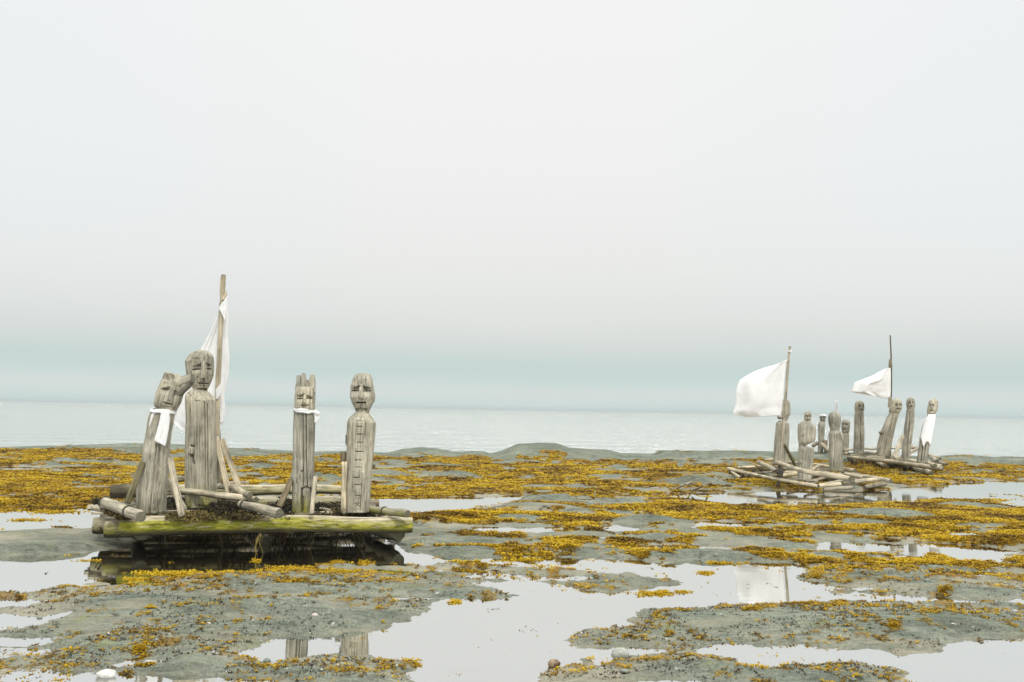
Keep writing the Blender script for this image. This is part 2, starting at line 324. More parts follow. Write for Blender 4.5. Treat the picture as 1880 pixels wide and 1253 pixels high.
# (centre px, top py, half width px, foot py)
DOMES = [(714, 841, 46, 853), (805, 835, 32, 844), (812, 852, 78, 861), (700, 862, 62, 876), (835, 864, 46, 875), (925, 840, 34, 849), (1008, 838, 42, 847), (1065, 841, 36, 852),
 (1123, 840, 46, 851), (1185, 844, 24, 856), (1245, 845, 37, 858), (1135, 871, 70, 878), (1270, 873, 76, 892), (1070, 907, 135, 926), (1190, 945, 68, 960), (1100, 978, 62, 990), (1200, 978, 48, 991),
 (1350, 844, 38, 859), (1625, 933, 112, 955), (1500, 938, 60, 950), (1770, 921, 56, 932), (1350, 964, 84, 974), (1286, 1009, 120, 1028), (1512, 1012, 46, 1026), (179, 841, 62, 853), (240, 849, 58, 859), (85, 846, 32, 855), (100, 852, 20, 861),
 (159, 869, 10, 877), (600, 841, 29, 852), (605, 860, 38, 884), (480, 850, 40, 860), (450, 866, 40, 876), (215, 880, 16, 884), (830, 1001, 95, 1022), (1010, 1001, 90, 1020), (880, 988, 80, 999), (760, 990, 40, 1004), 
 (80, 997, 150, 1021),  (530, 1092, 265, 1172), (640, 1062, 250, 1096), (100, 1160, 190, 1215), (1640, 1107, 340, 1178), (1640, 1120, 140, 1160), (860, 1045, 110, 1062), (1150, 1052, 120, 1080), (1300, 1203, 130, 1246),
 (300, 1190, 160, 1245), (1140, 1170, 60, 1186), (1230, 1142, 24, 1160), (1800, 960, 60, 970), (1700, 1035, 60, 1046), (1450, 998, 50, 1008), (950, 945, 60, 955), (1000, 890, 60, 898), (1400, 836, 60, 846), (30, 905, 50, 913), (120, 912, 30, 918),
 (1420, 868, 40, 880), (1850, 850, 60, 860), (1800, 862, 40, 870), (560, 1215, 220, 1262), (1480, 1225, 120, 1258), (960, 960, 40, 966), (720, 1120, 90, 1160), (1600, 1050, 100, 1062), (1780, 1075, 120, 1095)]
DW = []
for (cx_, tp, hw_, ft) in DOMES:
    a = at_z(cx_, ft, .02); hwm = hw_*a[1]/FPX
    if ft > 1030:
        b = at_z(cx_, tp, .05); yc = (a[1]+b[1])/2; dep = (b[1]-a[1])/2; DW.append((at_z(cx_, (ft+tp)/2, 0)[0], yc, hwm, dep, min(.11, .05+dep*.07))); continue
    dep = min(max(.42*hwm, .25), 1.3); yc = a[1]+dep*.85
    c = at_y(cx_, tp, yc); z = min(max(c[2], .05), .5); DW.append((c[0], yc, hwm, dep, z))
RIDGE = [(-900, 826), (-200, 823), (0, 821), (60, 819), (120, 818), (240, 814), (330, 816), (400, 821), (480, 825), (560, 829), (650, 828), (700, 831), (714, 831), (740, 824), (772, 821), (800, 823), (830, 829), (850, 829), (870, 828), (890, 829), (900, 833), (925, 826), (950, 815), (985, 813), (1020, 813), (1045, 822), (1090, 825), (1115, 826), (1140, 832), (1200, 833), (1215, 827), (1245, 827), (1251, 829), (1270, 827), (1287, 828), (1330, 827), (1390, 828), (1440, 829), (1500, 829), (1560, 832), (1690, 838), (1720, 838), (1745, 836), (1770, 835), (1800, 837), (1830, 840), (1850, 838), (1880, 839), (2700, 842)]
RW = np.array([at_y(x, y, 33.0)[[0, 2]] for x, y in RIDGE])
def terrain(X, Y):
    """height, distance from water, bareness of domes"""
    sd = pool_sd(X, Y)
    amp = np.clip(.012*Y, .06, .3)
    sdn = sd+(fbm(X*1.3, Y*1.3, 4, 3)-.5)*amp*2.6+(fbm(X*4, Y*5, 4, 9)-.5)*.26
    pud = (np.interp(Y, [9, 14], [.69, .712])-fbm(X*.55+5, Y*1.5, 4, 19))*1.6+.25*sst(26, 31, Y); sdn = np.minimum(sdn, pud)
    land = np.clip(sdn, 0, 3)
    edge = sst(0, .55, land)
    m1 = fbm(X/1.9+3, Y/1.05, 3, 21); m1 = np.clip((m1-.38)/.35, 0, 1)
    m2 = fbm(X/.7, Y/.4, 4, 33)
    A = np.interp(Y, [0, 8, 14, 20, 30, 34], [.035, .035, .035, .04, .05, .05])
    z = .012+.05*(1-np.exp(-land/.5))+edge*(A*m1+.030*(m2-.4))+.010*(fbm(X*3.5, Y*9, 4, 55)-.5)*np.clip(land*4, 0, 1)
    bare = np.zeros(X.shape)
    for i, (cx_, cy_, hw, dp, zt) in enumerate(DW):
        k = np.nonzero((np.abs(X-cx_) < hw*1.35) & (np.abs(Y-cy_) < dp*1.35))[0]
        if not len(k): continue
        wx = X[k]+.18*hw*(fbm(X[k]*1.1/hw+i, Y[k]/hw, 3, i)-.5); wy = Y[k]+.3*dp*(fbm(X[k]*1.1/hw-i, Y[k]/dp, 3, i+50)-.5)
        r2 = ((wx-cx_)/hw)**2+((wy-cy_)/dp)**2
        dz = zt*np.clip(1-r2, 0, 1)**.62
        dz = dz*sst(-.02, .25, sdn[k])+.006*(m2[k]-.5)
        up = dz > z[k]
        bare[k] = np.maximum(bare[k], sst(-.045, .01, dz-z[k]))
        z[k] = np.where(up, dz, z[k])
    wv = Y*1.0+.35*fbm(X*.7, Y*.7, 3, 140)+.04*X; c1 = np.abs(fbm(X*.45, wv*3.0, 3, 141)-.5); crack = (1-sst(.0, .018, c1))*sst(.48, .6, vn(X*.6, Y*.9, 143))*edge
    z = z-crack*.022+edge*.016*(fbm(X*1.6, wv*6.5, 3, 145)-.5)
    # shore ridge
    zr = np.interp(X, RW[:, 0], RW[:, 1]); q = (Y-33.0)
    prof = np.where(q < 0, np.exp(-(q/1.9)**2), 1-0*q)
    rz = np.where(q < 0, zr*prof+(1-prof)*.03, zr-.22*np.clip(q, 0, 9)**2)+.02*(m2-.5)*sst(.3, -.8, q)
    rz = np.where(q > 0, np.maximum(rz, -1.2), rz)
    z2 = np.where(q > -4, np.where(q > -.2, rz, np.maximum(z*sst(-.4, -2.4, q), rz)), z)
    bare = np.maximum(bare, sst(-1.9, -.9, q))
    z = z2
    # pool beds
    z = np.where((sdn < 0) & (q < -3), np.maximum(-.14, sdn*.28+.012*np.clip(1+sdn*8, 0, 1)), z)
    nr = np.exp(-(sdn/.16)**2)*(q < -3); z = z+nr*((fbm(X*9, Y*14, 4, 150)-.5)*.045-.004)
    return z, np.where(q < -3, sdn, 1.5), bare, crack
DPY = [822, 840, 860, 885, 903, 918, 935, 950, 965, 980, 1000, 1020, 1040, 1060, 1080, 1100, 1150, 1253, 1500]
DPX = [-300, 0, 200, 400, 660, 780, 1000, 1200, 1400, 1600, 1880, 2200]
DT = np.array([
 [.30, .30, .25, .25, .30, .25, .20, .30, .30, .30, .35, .35],
 [.80, .80, .75, .60, .55, .55, .62, .65, .70, .75, .70, .70],
 [.72, .70, .62, .55, .45, .55, .68, .62, .70, .80, .78, .78],
 [.95, .95, .90, .55, .55, .92, .80, .70, .70, .90, .80, .80],
 [1., 1., .95, .6, .6, 1.0, .95, .65, .60, .75, .7, .7],
 [1., 1., .95, .6, .3, .30, .35, .55, .70, .80, .7, .7],
 [.45, .45, .40, .5, .5, .70, .85, .72, .80, .85, .90, .9],
 [.35, .35, .40, .5, .5, .85, .95, .68, .62, .62, .95, .95],
 [.40, .40, .40, .4, .4, .78, .80, .80, .80, .85, .95, .95],
 [.45, .45, .30, .2, .2, .55, .55, .72, .85, .88, .85, .85],
 [.16, .16, .14, .1, .1, .35, .40, .45, .85, .85, .80, .8],
 [.22, .25, .25, .2, .25, .25, .30, .42, .62, .80, .85, .85],
 [.15, .15, .25, .42, .42, .28, .22, .25, .40, .70, .80, .8],
 [.12, .15, .40, .38, .34, .26, .22, .15, .20, .38, .50, .5],
 [.12, .14, .18, .20, .20, .12, .14, .12, .12, .16, .18, .2],
 [.10, .12, .13, .14, .12, .10, .10, .14, .16, .18, .16, .2],
 [.10, .14, .12, .08, .08, .08, .08, .12, .10, .12, .12, .2],
 [.08, .08, .10, .07, .06, .06, .06, .08, .06, .06, .06, .1],
 [.1]*12])
def density(X, Y):
    px, py = proj(np.stack([X, Y, np.zeros_like(X)], -1))
    iy = np.clip(np.interp(py, DPY, np.arange(len(DPY))), 0, len(DPY)-1.001); ix = np.clip(np.interp(px, DPX, np.arange(len(DPX))), 0, len(DPX)-1.001)
    i0 = iy.astype(int); j0 = ix.astype(int); fy = iy-i0; fx = ix-j0
    return (DT[i0, j0]*(1-fx)+DT[i0, j0+1]*fx)*(1-fy)+(DT[i0+1, j0]*(1-fx)+DT[i0+1, j0+1]*fx)*fy
def weedcover(X, Y, sd, bare):
    d = density(X, Y)
    nf = sst(13, 9.5, Y); n = .6*fbm(X*.55, Y*.8, 4, 71)+.4*fbm(X*2.6, Y*3.2, 3, 77); n = n*(1-nf)+nf*(.35*fbm(X*1.5, Y*2, 3, 72)+.65*fbm(X*6, Y*6, 4, 78)); n = np.clip((n-.5)/.34+.5, 0, 1)
    d = d*(1-.97*bare)-.03*sst(17, 22, Y)
    d = np.where(sd < 0, d*.45*np.clip(1+sd*2.2, 0, 1), d)
    d = d*sst(32.7, 31.5, Y+1.2*(fbm(X*.5, Y*0, 3, 5)-.5))
    return sst(-.06, .10, d-n)
nin, nout = 1080, 46
t_in = np.linspace(-.64, .64, nin); t_out = .64+(np.linspace(0, 1, nout+1)[1:]**1.6)*1.6
T = np.concatenate([-t_out[::-1], t_in, t_out])
Dd = 1/np.linspace(1/4.3, 1/36.5, 620)
Dd = np.concatenate([[-30, -12, -4, 0.5, 2.5, 3.6], Dd, [39, 44, 60, 120, 500, 1800]])
GX = np.where(Dd[:, None] > 4, T[None, :]*Dd[:, None], T[None, :]*np.maximum(4.3, np.abs(Dd[:, None]))); GY = np.repeat(Dd[:, None], len(T), 1)
X = GX.ravel(); Y = GY.ravel()
Z, SD, BARE, CRK = terrain(X, Y)
Z = np.where(Y > 44, -1.25, Z)
WEED = weedcover(X, Y, SD, BARE)
Z = Z+WEED*(.006+.02*fbm(X*5, Y*5, 3, 90))*(SD > 0)
g = mesh('ground', np.stack([X, Y, Z], -1), gridfaces(len(Dd), len(T)), M_ground, attrs={'sd': SD, 'weed': WEED*(1-.45*sst(12, 9, Y)), 'crack': CRK, 'bare': BARE}); g['kind'] = 'structure'
def gz(x, y):
    return float(terrain(np.array([x]), np.array([y]))[0][0])
w = mesh('water', [(-75, -30, 0), (75, -30, 0), (75, 32.6, 0), (-75, 32.6, 0)], [[[0, 1, 2, 3]]], M_water, smooth=False); w['kind'] = 'structure'
w = mesh('sea', [(-6000, 33.4, -.16), (6000, 33.4, -.16), (6000, 6000, -.16), (-6000, 6000, -.16)], [[[0, 1, 2, 3]]], M_sea, smooth=False); w['kind'] = 'structure'

# thin sea air: even pale haze round the whole scene
hm = bpy.data.materials.new('haze_air'); hm.use_nodes = True; hn = hm.node_tree.nodes; hn.remove(hn['Principled BSDF'])
pv = hn.new('ShaderNodeVolumePrincipled'); pv.inputs['Color'].default_value = (.80, .88, .87, 1); pv.inputs['Density'].default_value = .00045; pv.inputs['Anisotropy'].default_value = .2
hm.node_tree.links.new(pv.outputs[0], hn['Material Output'].inputs['Volume'])
hx, hy0, hy1, hz0, hz1 = 7000, -3000, 7000, -2.3, 5.0
HV = [(-hx, hy0, hz0), (hx, hy0, hz0), (hx, hy1, hz0), (-hx, hy1, hz0), (-hx, hy0, hz1), (hx, hy0, hz1), (hx, hy1, hz1), (-hx, hy1, hz1)]
o = mesh('haze', HV, [[[0, 3, 2, 1], [4, 5, 6, 7], [0, 1, 5, 4], [1, 2, 6, 5], [2, 3, 7, 6], [3, 0, 4, 7]]], hm, smooth=False); o['kind'] = 'stuff'
sc.cycles.volume_max_steps = 64
# ------------------------------------------------------------------ rockweed
def fronds(name, P, S, tone, K, mat, flat=.55, label=None, parent=None, droop=0):
    """K small wide-tipped fronds radiating from each point"""
    n = len(P); a = rng.uniform(0, 2*np.pi, (n, K)); el = rng.uniform(.05, 1.15, (n, K))*flat*1.4*(1-.5*sst(12, 20, P[:, 1]))[:, None]
    Ls = S[:, None]*rng.uniform(.55, 1.1, (n, K)); W = Ls*rng.uniform(.16, .30, (n, K))
    d = np.stack([np.cos(a)*np.cos(el), np.sin(a)*np.cos(el), np.sin(el)], -1)
    s = np.stack([-np.sin(a), np.cos(a), rng.uniform(-.6, .6, (n, K))], -1); s /= np.linalg.norm(s, axis=-1, keepdims=True)
    B = P[:, None, :]+np.stack([np.cos(a), np.sin(a), 0*a], -1)*S[:, None, None]*rng.uniform(0, .5, (n, K))[..., None]
    Lx = Ls[..., None]; Wx = W[..., None]; up = np.array([0, 0, 1.])
    v0 = B-s*Wx*.35; v1 = B+s*Wx*.35
    v2 = B+d*Lx*.62+s*Wx; v3 = B+d*Lx*.62-s*Wx; tip = B+d*Lx-up*Lx*.16
    v4 = tip+s*Wx*.8; v5 = tip-s*Wx*.8
    V = np.stack([v0, v1, v2, v3, v4, v5], 2).reshape(-1, 3)
    b = np.arange(n*K)*6; F = np.concatenate([np.stack([b, b+1, b+2, b+3], -1), np.stack([b+3, b+2, b+4, b+5], -1)])
    tn = np.clip(tone[:, None]+rng.uniform(-.22, .22, (n, K)), 0, 1); tn = np.repeat(tn.ravel(), 6)
    o = mesh(name, V, F, mat, parent=parent, attrs={'tone': tn}, smooth=False); o['kind'] = 'stuff'
    if label: tag(o, label, 'seaweed')
    return o
nc_ = 560000
t_ = rng.uniform(-.66, .66, nc_); d_ = 1/rng.uniform(1/34.2, 1/4.6, nc_)
# more candidates where the weed lies thick
far = rng.random(nc_) < .62; d_[far] = 1/rng.uniform(1/34.2, 1/10.5, far.sum())
x_ = t_*d_; y_ = d_
z_, s_, b_, _k = terrain(x_, y_); c_ = weedcover(x_, y_, s_, b_)
keep = rng.random(nc_) < c_*np.where(d_ < 11, .30, .42)
x_, y_, z_, s_, d_ = x_[keep], y_[keep], z_[keep], s_[keep], d_[keep]
sz = np.clip(.0031*d_, .024, .085)*rng.uniform(.55, 1.25, len(x_))
tone = np.clip(.62+(fbm(x_*1.6, y_*2.6, 4, 101)-.5)*2.6+rng.normal(0, .13, len(x_))-np.where(rng.random(len(x_)) < .10, .45, 0), 0, 1)
near = d_ < 9.5; tone[near] = np.clip(tone[near]-.15, 0, 1)
zz = np.maximum(z_+WEED.max()*.008, -.012)+sz*.1
# patches traced on bare rock and in the pools: (px, py, half width, half height, number, tone)
EX = [(320, 1053, 75, 5, 230, .9), (420, 1051, 40, 3, 70, .85), (250, 1064, 30, 4, 60, .85), (470, 1030, 10, 3, 30, .85), (540, 1046, 60, 6, 300, .65), (640, 1050, 60, 5, 150, .7), (1205, 1090, 34, 5, 260, .75), (1255, 1087, 14, 3, 60, .7), (835, 1105, 14, 5, 60, .85),
      (255, 1200, 16, 8, 70, .55), (262, 1226, 26, 4, 60, .4), (440, 1152, 12, 5, 50, .65), (276, 1128, 12, 4, 26, .75), (950, 1018, 28, 6, 160, .4), (1040, 1018, 22, 5, 120, .4), (160, 1030, 30, 2, 24, .85), (1330, 938, 30, 5, 60, .6), (1830, 918, 40, 2, 50, .7), (1320, 1034, 26, 2.5, 80, .7), (1295, 1053, 16, 3, 70, .75),
      (1480, 1117, 40, 5, 150, .4), (1545, 1113, 12, 6, 60, .6), (1640, 1165, 14, 6, 60, .4), (1735, 1092, 14, 5, 60, .35), (1500, 1062, 10, 4, 40, .5), (1380, 1130, 20, 4, 60, .4), (620, 1034, 12, 6, 60, .6), (668, 1034, 12, 6, 60, .6), (100, 940, 60, 3, 120, .7), (60, 955, 50, 2, 60, .7), (380, 1065, 25, 3, 60, .5), (540, 1072, 40, 4, 130, .45), (890, 1040, 40, 3, 90, .3), (850, 1048, 30, 3, 70, .35)]
ex = []
for (a, b, ha, hb, k, tn) in EX:
    for _ in range(k):
        u = random.gauss(0, .45); v = random.gauss(0, .45); p = at_z(a+u*ha, b+v*hb, 0); ex.append((p[0], p[1], tn))
for _ in range(4200):      # scattered sprigs on the bare foreground rock
    p = at_z(random.uniform(-80, 1960), 1030+225*random.random()**1.1, 0)
    if pool_sd(np.array([p[0]]), np.array([p[1]]))[0] < .04 or float(fbm(np.array(p[0]*1.3), np.array(p[1]*1.3), 3, 61)) < .47: continue
    t = random.choice([.12, .3, .5, .65])
    for k in range(random.choice([1, 1, 2, 5])): ex.append((p[0]+random.gauss(0, .035), p[1]+random.gauss(0, .035), t))
ex = np.array(ex); ez, _, _, _ = terrain(ex[:, 0], ex[:, 1])
P1 = np.stack([x_, y_, zz], -1); P2 = np.stack([ex[:, 0], ex[:, 1], np.maximum(ez, -.01)+.006], -1)
fronds('rockweed', np.concatenate([P1, P2]), np.concatenate([sz, np.clip(.0036*ex[:, 1], .018, .08)*rng.uniform(.5, 1.1, len(ex))]), np.concatenate([tone, np.clip(ex[:, 2]+rng.normal(0, .12, len(ex)), 0, 1)]), 9, M_weed, label='golden brown rockweed lying over the tidal rocks')
# ------------------------------------------------------------------ wood builders
def basis(d):
    d = d/np.linalg.norm(d); a = np.array([0, 0, 1.]) if abs(d[2]) < .8 else np.array([0, 1., 0])
    u = np.cross(a, d); u /= np.linalg.norm(u); v = np.cross(d, u); return d, u, v
_ls = [0]
def log(parent, p0, p1, r0, r1, mat=None, name='log', bend=.012, moss=0, wet=0, rough=.10, seg=None, pts=None, nseg=20, label=None, loc=None, wet_undershade=.55, wet0=0):
    """tapered round timber with wavering sides, sawn ends, moss on its lower flank"""
    _ls[0] += 1; sd_ = _ls[0]*13
    if pts is None: pts = [np.array(p0, float), np.array(p1, float)]
    pts = [np.array(p, float) for p in pts]; Ln = sum(np.linalg.norm(pts[i+1]-pts[i]) for i in range(len(pts)-1))
    n = seg or max(6, min(60, int(Ln/.06))); cum = [0]
    for i in range(len(pts)-1): cum.append(cum[-1]+np.linalg.norm(pts[i+1]-pts[i]))
    tt = np.linspace(0, 1, n); C = np.stack([np.interp(tt*Ln, cum, [p[k] for p in pts]) for k in range(3)], -1)
    d, u, v = basis(pts[-1]-pts[0])
    br = Ln*bend; C = C+u*(br*2*(fbm(tt*2.2+sd_, tt*0, 2, sd_)-.5))[:, None]+v*(br*2*(fbm(tt*2.2+sd_, tt*0+5, 2, sd_)-.5))[:, None]
    th = np.linspace(0, 2*np.pi, nseg, endpoint=False); rr = (r0+(r1-r0)*tt)[:, None]
    cs, sn = np.cos(th)[None, :], np.sin(th)[None, :]; ln = tt[:, None]*Ln
    k = 1+rough*2*(fbm(cs*1.1+ln*2.2+sd_, sn*1.1+ln*1.3, 3, sd_)-.5)+rough*.7*(vn(cs*7+sd_, sn*7+ln*.8, sd_)-.5)
    for kk in range(random.randint(1, 4)):
        kt = random.uniform(.08, .92)*Ln; ka = random.uniform(0, 6.28); k = k+.22*np.exp(-((ln-kt)/(r0*.45+.004))**2-((1-np.cos(th[None, :]-ka))*5))
    q = rr*k; ed = np.minimum(tt, 1-tt)*Ln; q = q*(1-.10*np.exp(-ed/.012))[:, None]
    V = C[:, None, :]+u*(q*cs)[..., None]+v*(q*sn)[..., None]
    gc = np.stack([q*cs+sd_*.37, q*sn+sd_*.11, np.broadcast_to(ln, q.shape)+sd_], -1)
    # world-down side carries moss and a wet dark tone that paints in shade
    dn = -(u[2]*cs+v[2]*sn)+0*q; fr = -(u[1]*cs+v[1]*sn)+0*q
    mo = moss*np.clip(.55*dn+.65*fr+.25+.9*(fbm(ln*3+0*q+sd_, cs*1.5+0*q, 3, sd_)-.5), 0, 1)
    wet_shade = np.clip(wet+wet_undershade*sst(.15, .75, dn)+wet0*(1-sst(.06, .17, tt[:, None]+.06*(vn(cs*3, sn*3, 5)-.5))), 0, 1)
    V = V.reshape(-1, 3); gc = gc.reshape(-1, 3); mo = mo.ravel(); wet_shade = (wet_shade+0*q).ravel(); cut = np.zeros(len(V)); F = [gridfaces(n, nseg, True)]
    # end faces
    for e, sg in ((0, -1), (n-1, 1)):
        ring = V[e*nseg:(e+1)*nseg]; cc = C[e]; b = len(V)
        V = np.concatenate([V, ring*1.0, (ring*.5+cc*.5)+d*sg*.002, [cc+d*sg*.003]])
        rl = gc[e*nseg:(e+1)*nseg]-np.array([sd_*.37, sd_*.11, 0]); gc = np.concatenate([gc, rl, rl*np.array([.5, .5, 1]), [[0, 0, rl[0, 2]]]])
        mo = np.concatenate([mo, np.full(2*nseg+1, moss*.2)]); wet_shade = np.concatenate([wet_shade, np.full(2*nseg+1, wet*.8+.12)]); cut = np.concatenate([cut, np.ones(2*nseg+1)])
        a = np.arange(nseg); a2 = (a+1) % nseg
        f1 = np.stack([b+a, b+a2, b+nseg+a2, b+nseg+a], -1); f2 = np.stack([b+nseg+a, b+nseg+a2, np.full(nseg, b+2*nseg)], -1)
        if sg < 0: f1 = f1[:, ::-1]; f2 = f2[:, ::-1]
        F[0] = F[0]; F += [f1, f2]
    o = mesh(name, V, [F[0][:, ::-1]]+F[1:], mat or M_log, parent=parent, attrs={'gc': gc, 'moss': mo, 'wet': wet_shade, 'cut': cut}, loc=loc)
    o['_l'] = 0; del o['_l']
    if label: o['label'] = label
    return o
def plank(parent, p0, p1, w, th, mat=None, name='plank', face=(0, -1, 0), moss=0, wet=0, label=None, loc=None):
    _ls[0] += 1; sd_ = _ls[0]*7
    p0 = np.array(p0, float); p1 = np.array(p1, float); d = p1-p0; Ln = np.linalg.norm(d); d /= Ln
    f = np.array(face, float); f = f-d*(f@d); f /= np.linalg.norm(f); s = np.cross(d, f)
    n = max(6, int(Ln/.05)); tt = np.linspace(0, 1, n)
    pr = [(-.5, -.42), (-.42, -.5), (.42, -.5), (.5, -.42), (.5, .42), (.42, .5), (-.42, .5), (-.5, .42)]; m = len(pr)
    V = []; gc = []
    for i, t in enumerate(tt):
        k = 1+.10*(float(fbm(t*3+sd_, 0., 2, sd_))-.5); e = .004*(float(vn(t*9+sd_, 0., sd_))-.5)
        for a, b in pr:
            V.append(p0+d*t*Ln+s*(a*w*k+e)+f*(b*th)); gc.append((a*w+sd_*.3, b*th, t*Ln+sd_))
    V = np.array(V); F = [gridfaces(n, m, True), [list(range(m))[::-1]], [[(n-1)*m+i for i in range(m)]]]
    o = mesh(name, V, F, mat or M_grey, parent=parent, attrs={'gc': np.array(gc), 'moss': np.full(len(V), moss*.6), 'wet': np.full(len(V), float(wet))}, smooth=False, loc=loc)
    if label: o['label'] = label
    return o
def ring(parent, c, d, r, mat=M_lash, name='lashing', wires=3, th=.007):
    d, u, v = basis(np.array(d, float)); V = []; F = []; na, nb = 22, 6
    for w_ in range(wires):
        b = len(V); cc = np.array(c)+d*(w_-wires/2)*th*1.7
        for i in range(na):
            a = 2*np.pi*i/na; rad = u*np.cos(a)+v*np.sin(a); jit = 1+.04*math.sin(a*3+w_)
            for j in range(nb):
                b_ = 2*np.pi*j/nb; V.append(cc+rad*(r*jit+th*np.cos(b_))+d*th*np.sin(b_)+d*.006*math.sin(a+w_))
        for i in range(na):
            for j in range(nb): F.append((b+i*nb+j, b+((i+1) % na)*nb+j, b+((i+1) % na)*nb+(j+1) % nb, b+i*nb+(j+1) % nb))
    return mesh(name, V, [F], mat, parent=parent)
# ------------------------------------------------------------------ carved figures
class View:
    """enlarged crop in which an outline was traced: origin and scale"""
    def __init__(s, x0, y0, k): s.x0, s.y0, s.k = x0, y0, k
    def p(s, zx, zy): return s.x0+zx/s.k, s.y0+zy/s.k
V2 = View(220, 640, 3.915); V3 = View(480, 660, 4.175); V6 = View(1320, 610, 3.917); V7 = View(1520, 600, 4.175); V8 = View(1320, 740, 5.529); V4 = View(140, 860, 5.529); V5 = View(440, 860, 5.222)
def carve(vw, zx, zy, feats):
    dep = np.zeros_like(zx); e = vw.k*.45
    for f in feats:
        if f[0] == 'line':
            _, x0, y0, x1, y1, w_, dp = f; ex_, ey_ = x1-x0, y1-y0
            t = np.clip(((zx-x0)*ex_+(zy-y0)*ey_)/(ex_*ex_+ey_*ey_+1e-9), 0, 1); d = np.hypot(zx-x0-t*ex_, zy-y0-t*ey_)
            dd = dp*(1-sst(w_*.5, w_*.5+e*1.6, d))
        elif f[0] == 'pit':
            _, cx_, cy_, rx, ry, dp = f; r = np.hypot((zx-cx_)/rx, (zy-cy_)/ry); dd = dp*(1-sst(.55, 1.0, r))
        elif f[0] == 'rect':
            _, x0, y0, x1, y1, dp = f; d = np.maximum(np.maximum(x0-zx, zx-x1), np.maximum(y0-zy, zy-y1)); dd = dp*(1-sst(-e*.3, e*1.2, d))
        elif f[0] == 'socket':       # hard brow above, fading out downwards
            _, cx_, cy_, rx, ry, dp = f[:6]; ou = (zx-cx_)/rx*(f[6] if len(f) > 6 else 0); q = (zy-cy_)/ry-.14*ou; rxx = np.abs(zx-cx_)/rx
            dd = dp*(1-sst(.8, 1.05, rxx))*sst(-.12, .02, q)*(1-sst(.1, 1, q))*(1-.55*sst(.0, 1.0, ou))
        dep = np.where(np.abs(dd) > np.abs(dep), dd, dep)
    return dep
def carved(name, parent, vw, rows, Y, feats=(), dr=.85, ex_=2.5, mat=M_fig, res=1.0, topdome=.2, moss=None, lean=0, rough=.035, facet=0, wet=0, deeper=None):
    _ls[0] += 1; sd_ = _ls[0]*19
    rows = sorted(rows); zy0, zy1 = rows[0][0], rows[-1][0]; n = max(8, int((zy1-zy0)/vw.k*1.15*res)); ys = np.linspace(zy0, zy1, n)
    lx = np.interp(ys, [r[0] for r in rows], [r[1] for r in rows]); rx = np.interp(ys, [r[0] for r in rows], [r[2] for r in rows])
    nf, nb = int(76*res)+8, int(26*res)+6
    th = np.concatenate([np.pi+np.linspace(0, np.pi, nf, endpoint=False), np.linspace(0, np.pi, nb, endpoint=False)])
    c = np.cos(th); s = np.sin(th); cs = np.sign(c)*np.abs(c)**(2/ex_); ss = np.sign(s)*np.abs(s)**(2/ex_)
    m = len(th); V = np.zeros((n, m, 3)); gc = np.zeros((n, m, 3)); hws = []
    for i in range(n):
        a, b = vw.p(lx[i], ys[i]); a2, _ = vw.p(rx[i], ys[i]); Pl = at_y(a, b, Y); Pr = at_y(a2, b, Y)
        C = (Pl+Pr)/2; hw = (Pr[0]-Pl[0])/2; hd = hw*dr if deeper is None else max(hw*dr, deeper)
        zc = C[2]
        k = 1+rough*2*(fbm(c*1.4+zc*1.6+sd_, s*1.4+zc*1.1, 3, sd_)-.5)+.012*(vn(c*9+sd_, s*9+zc*.7, sd_)-.5)
        V[i, :, 0] = C[0]+hw*cs*k; V[i, :, 1] = C[1]+lean*(i/n)+hd*ss*k; V[i, :, 2] = zc+(Pr[2]-Pl[2])/2*cs
        gc[i, :, 0] = hw*cs+sd_*.21; gc[i, :, 1] = hd*ss; gc[i, :, 2] = zc+sd_; hws.append(hw)
    px, py = proj(V.reshape(-1, 3)); zx = ((px-vw.x0)*vw.k).reshape(n, m); zy = ((py-vw.y0)*vw.k).reshape(n, m)
    front = (s < .0)[None, :]*np.ones((n, 1)); dep = carve(vw, zx, zy, feats)*front*np.clip(-s*1.6, 0, 1)[None, :]
    V[:, :, 1] += dep
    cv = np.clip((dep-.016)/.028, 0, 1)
    mo = np.zeros((n, m)) if moss is None else moss*np.clip((ys-(zy1-(zy1-zy0)*.22))/((zy1-zy0)*.22), 0, 1)[:, None]*np.clip(.3+1.4*(fbm(c*3+sd_, 0*c+np.zeros(m), 3, 4)[None, :]+0*zx), 0, 1)
    W_ = V.reshape(-1, 3); G = gc.reshape(-1, 3); hwt = hws[0]
    tc_ = V[0].mean(0); bc_ = V[-1].mean(0)
    caps = []; extra = []; eg = []; b = len(W_)
    for q, (fr_, up_) in enumerate(((.72, topdome*.7), (.35, topdome))):
        r_ = tc_+(V[0]-tc_)*fr_; r_[:, 2] += hwt*up_+hwt*.06*(vn(c*5+sd_, s*5, 8)-.5); extra.append(r_); g_ = gc[0].copy(); g_[:, 2] -= .02*(q+1); eg.append(g_)
    extra.append(np.array([tc_+np.array([0, 0, hwt*topdome*1.05])])); eg.append(gc[0][:1]); extra.append(np.array([bc_])); eg.append(gc[-1][:1])
    W_ = np.concatenate([W_]+extra); G = np.concatenate([G]+eg)
    a = np.arange(m); a2 = (a+1) % m; f = [gridfaces(n, m, True)[:, ::-1]]
    f.append(np.stack([b+a, b+a2, a2, a], -1)[:, ::-1]); f.append(np.stack([b+m+a, b+m+a2, b+a2, b+a], -1)[:, ::-1])
    f.append(np.stack([b+m+a, np.full(m, b+2*m), b+m+a2], -1)[:, ::-1]); f.append(np.stack([(n-1)*m+a, np.full(m, b+2*m+1), (n-1)*m+a2], -1))
    z_ = np.zeros(len(W_)-b)
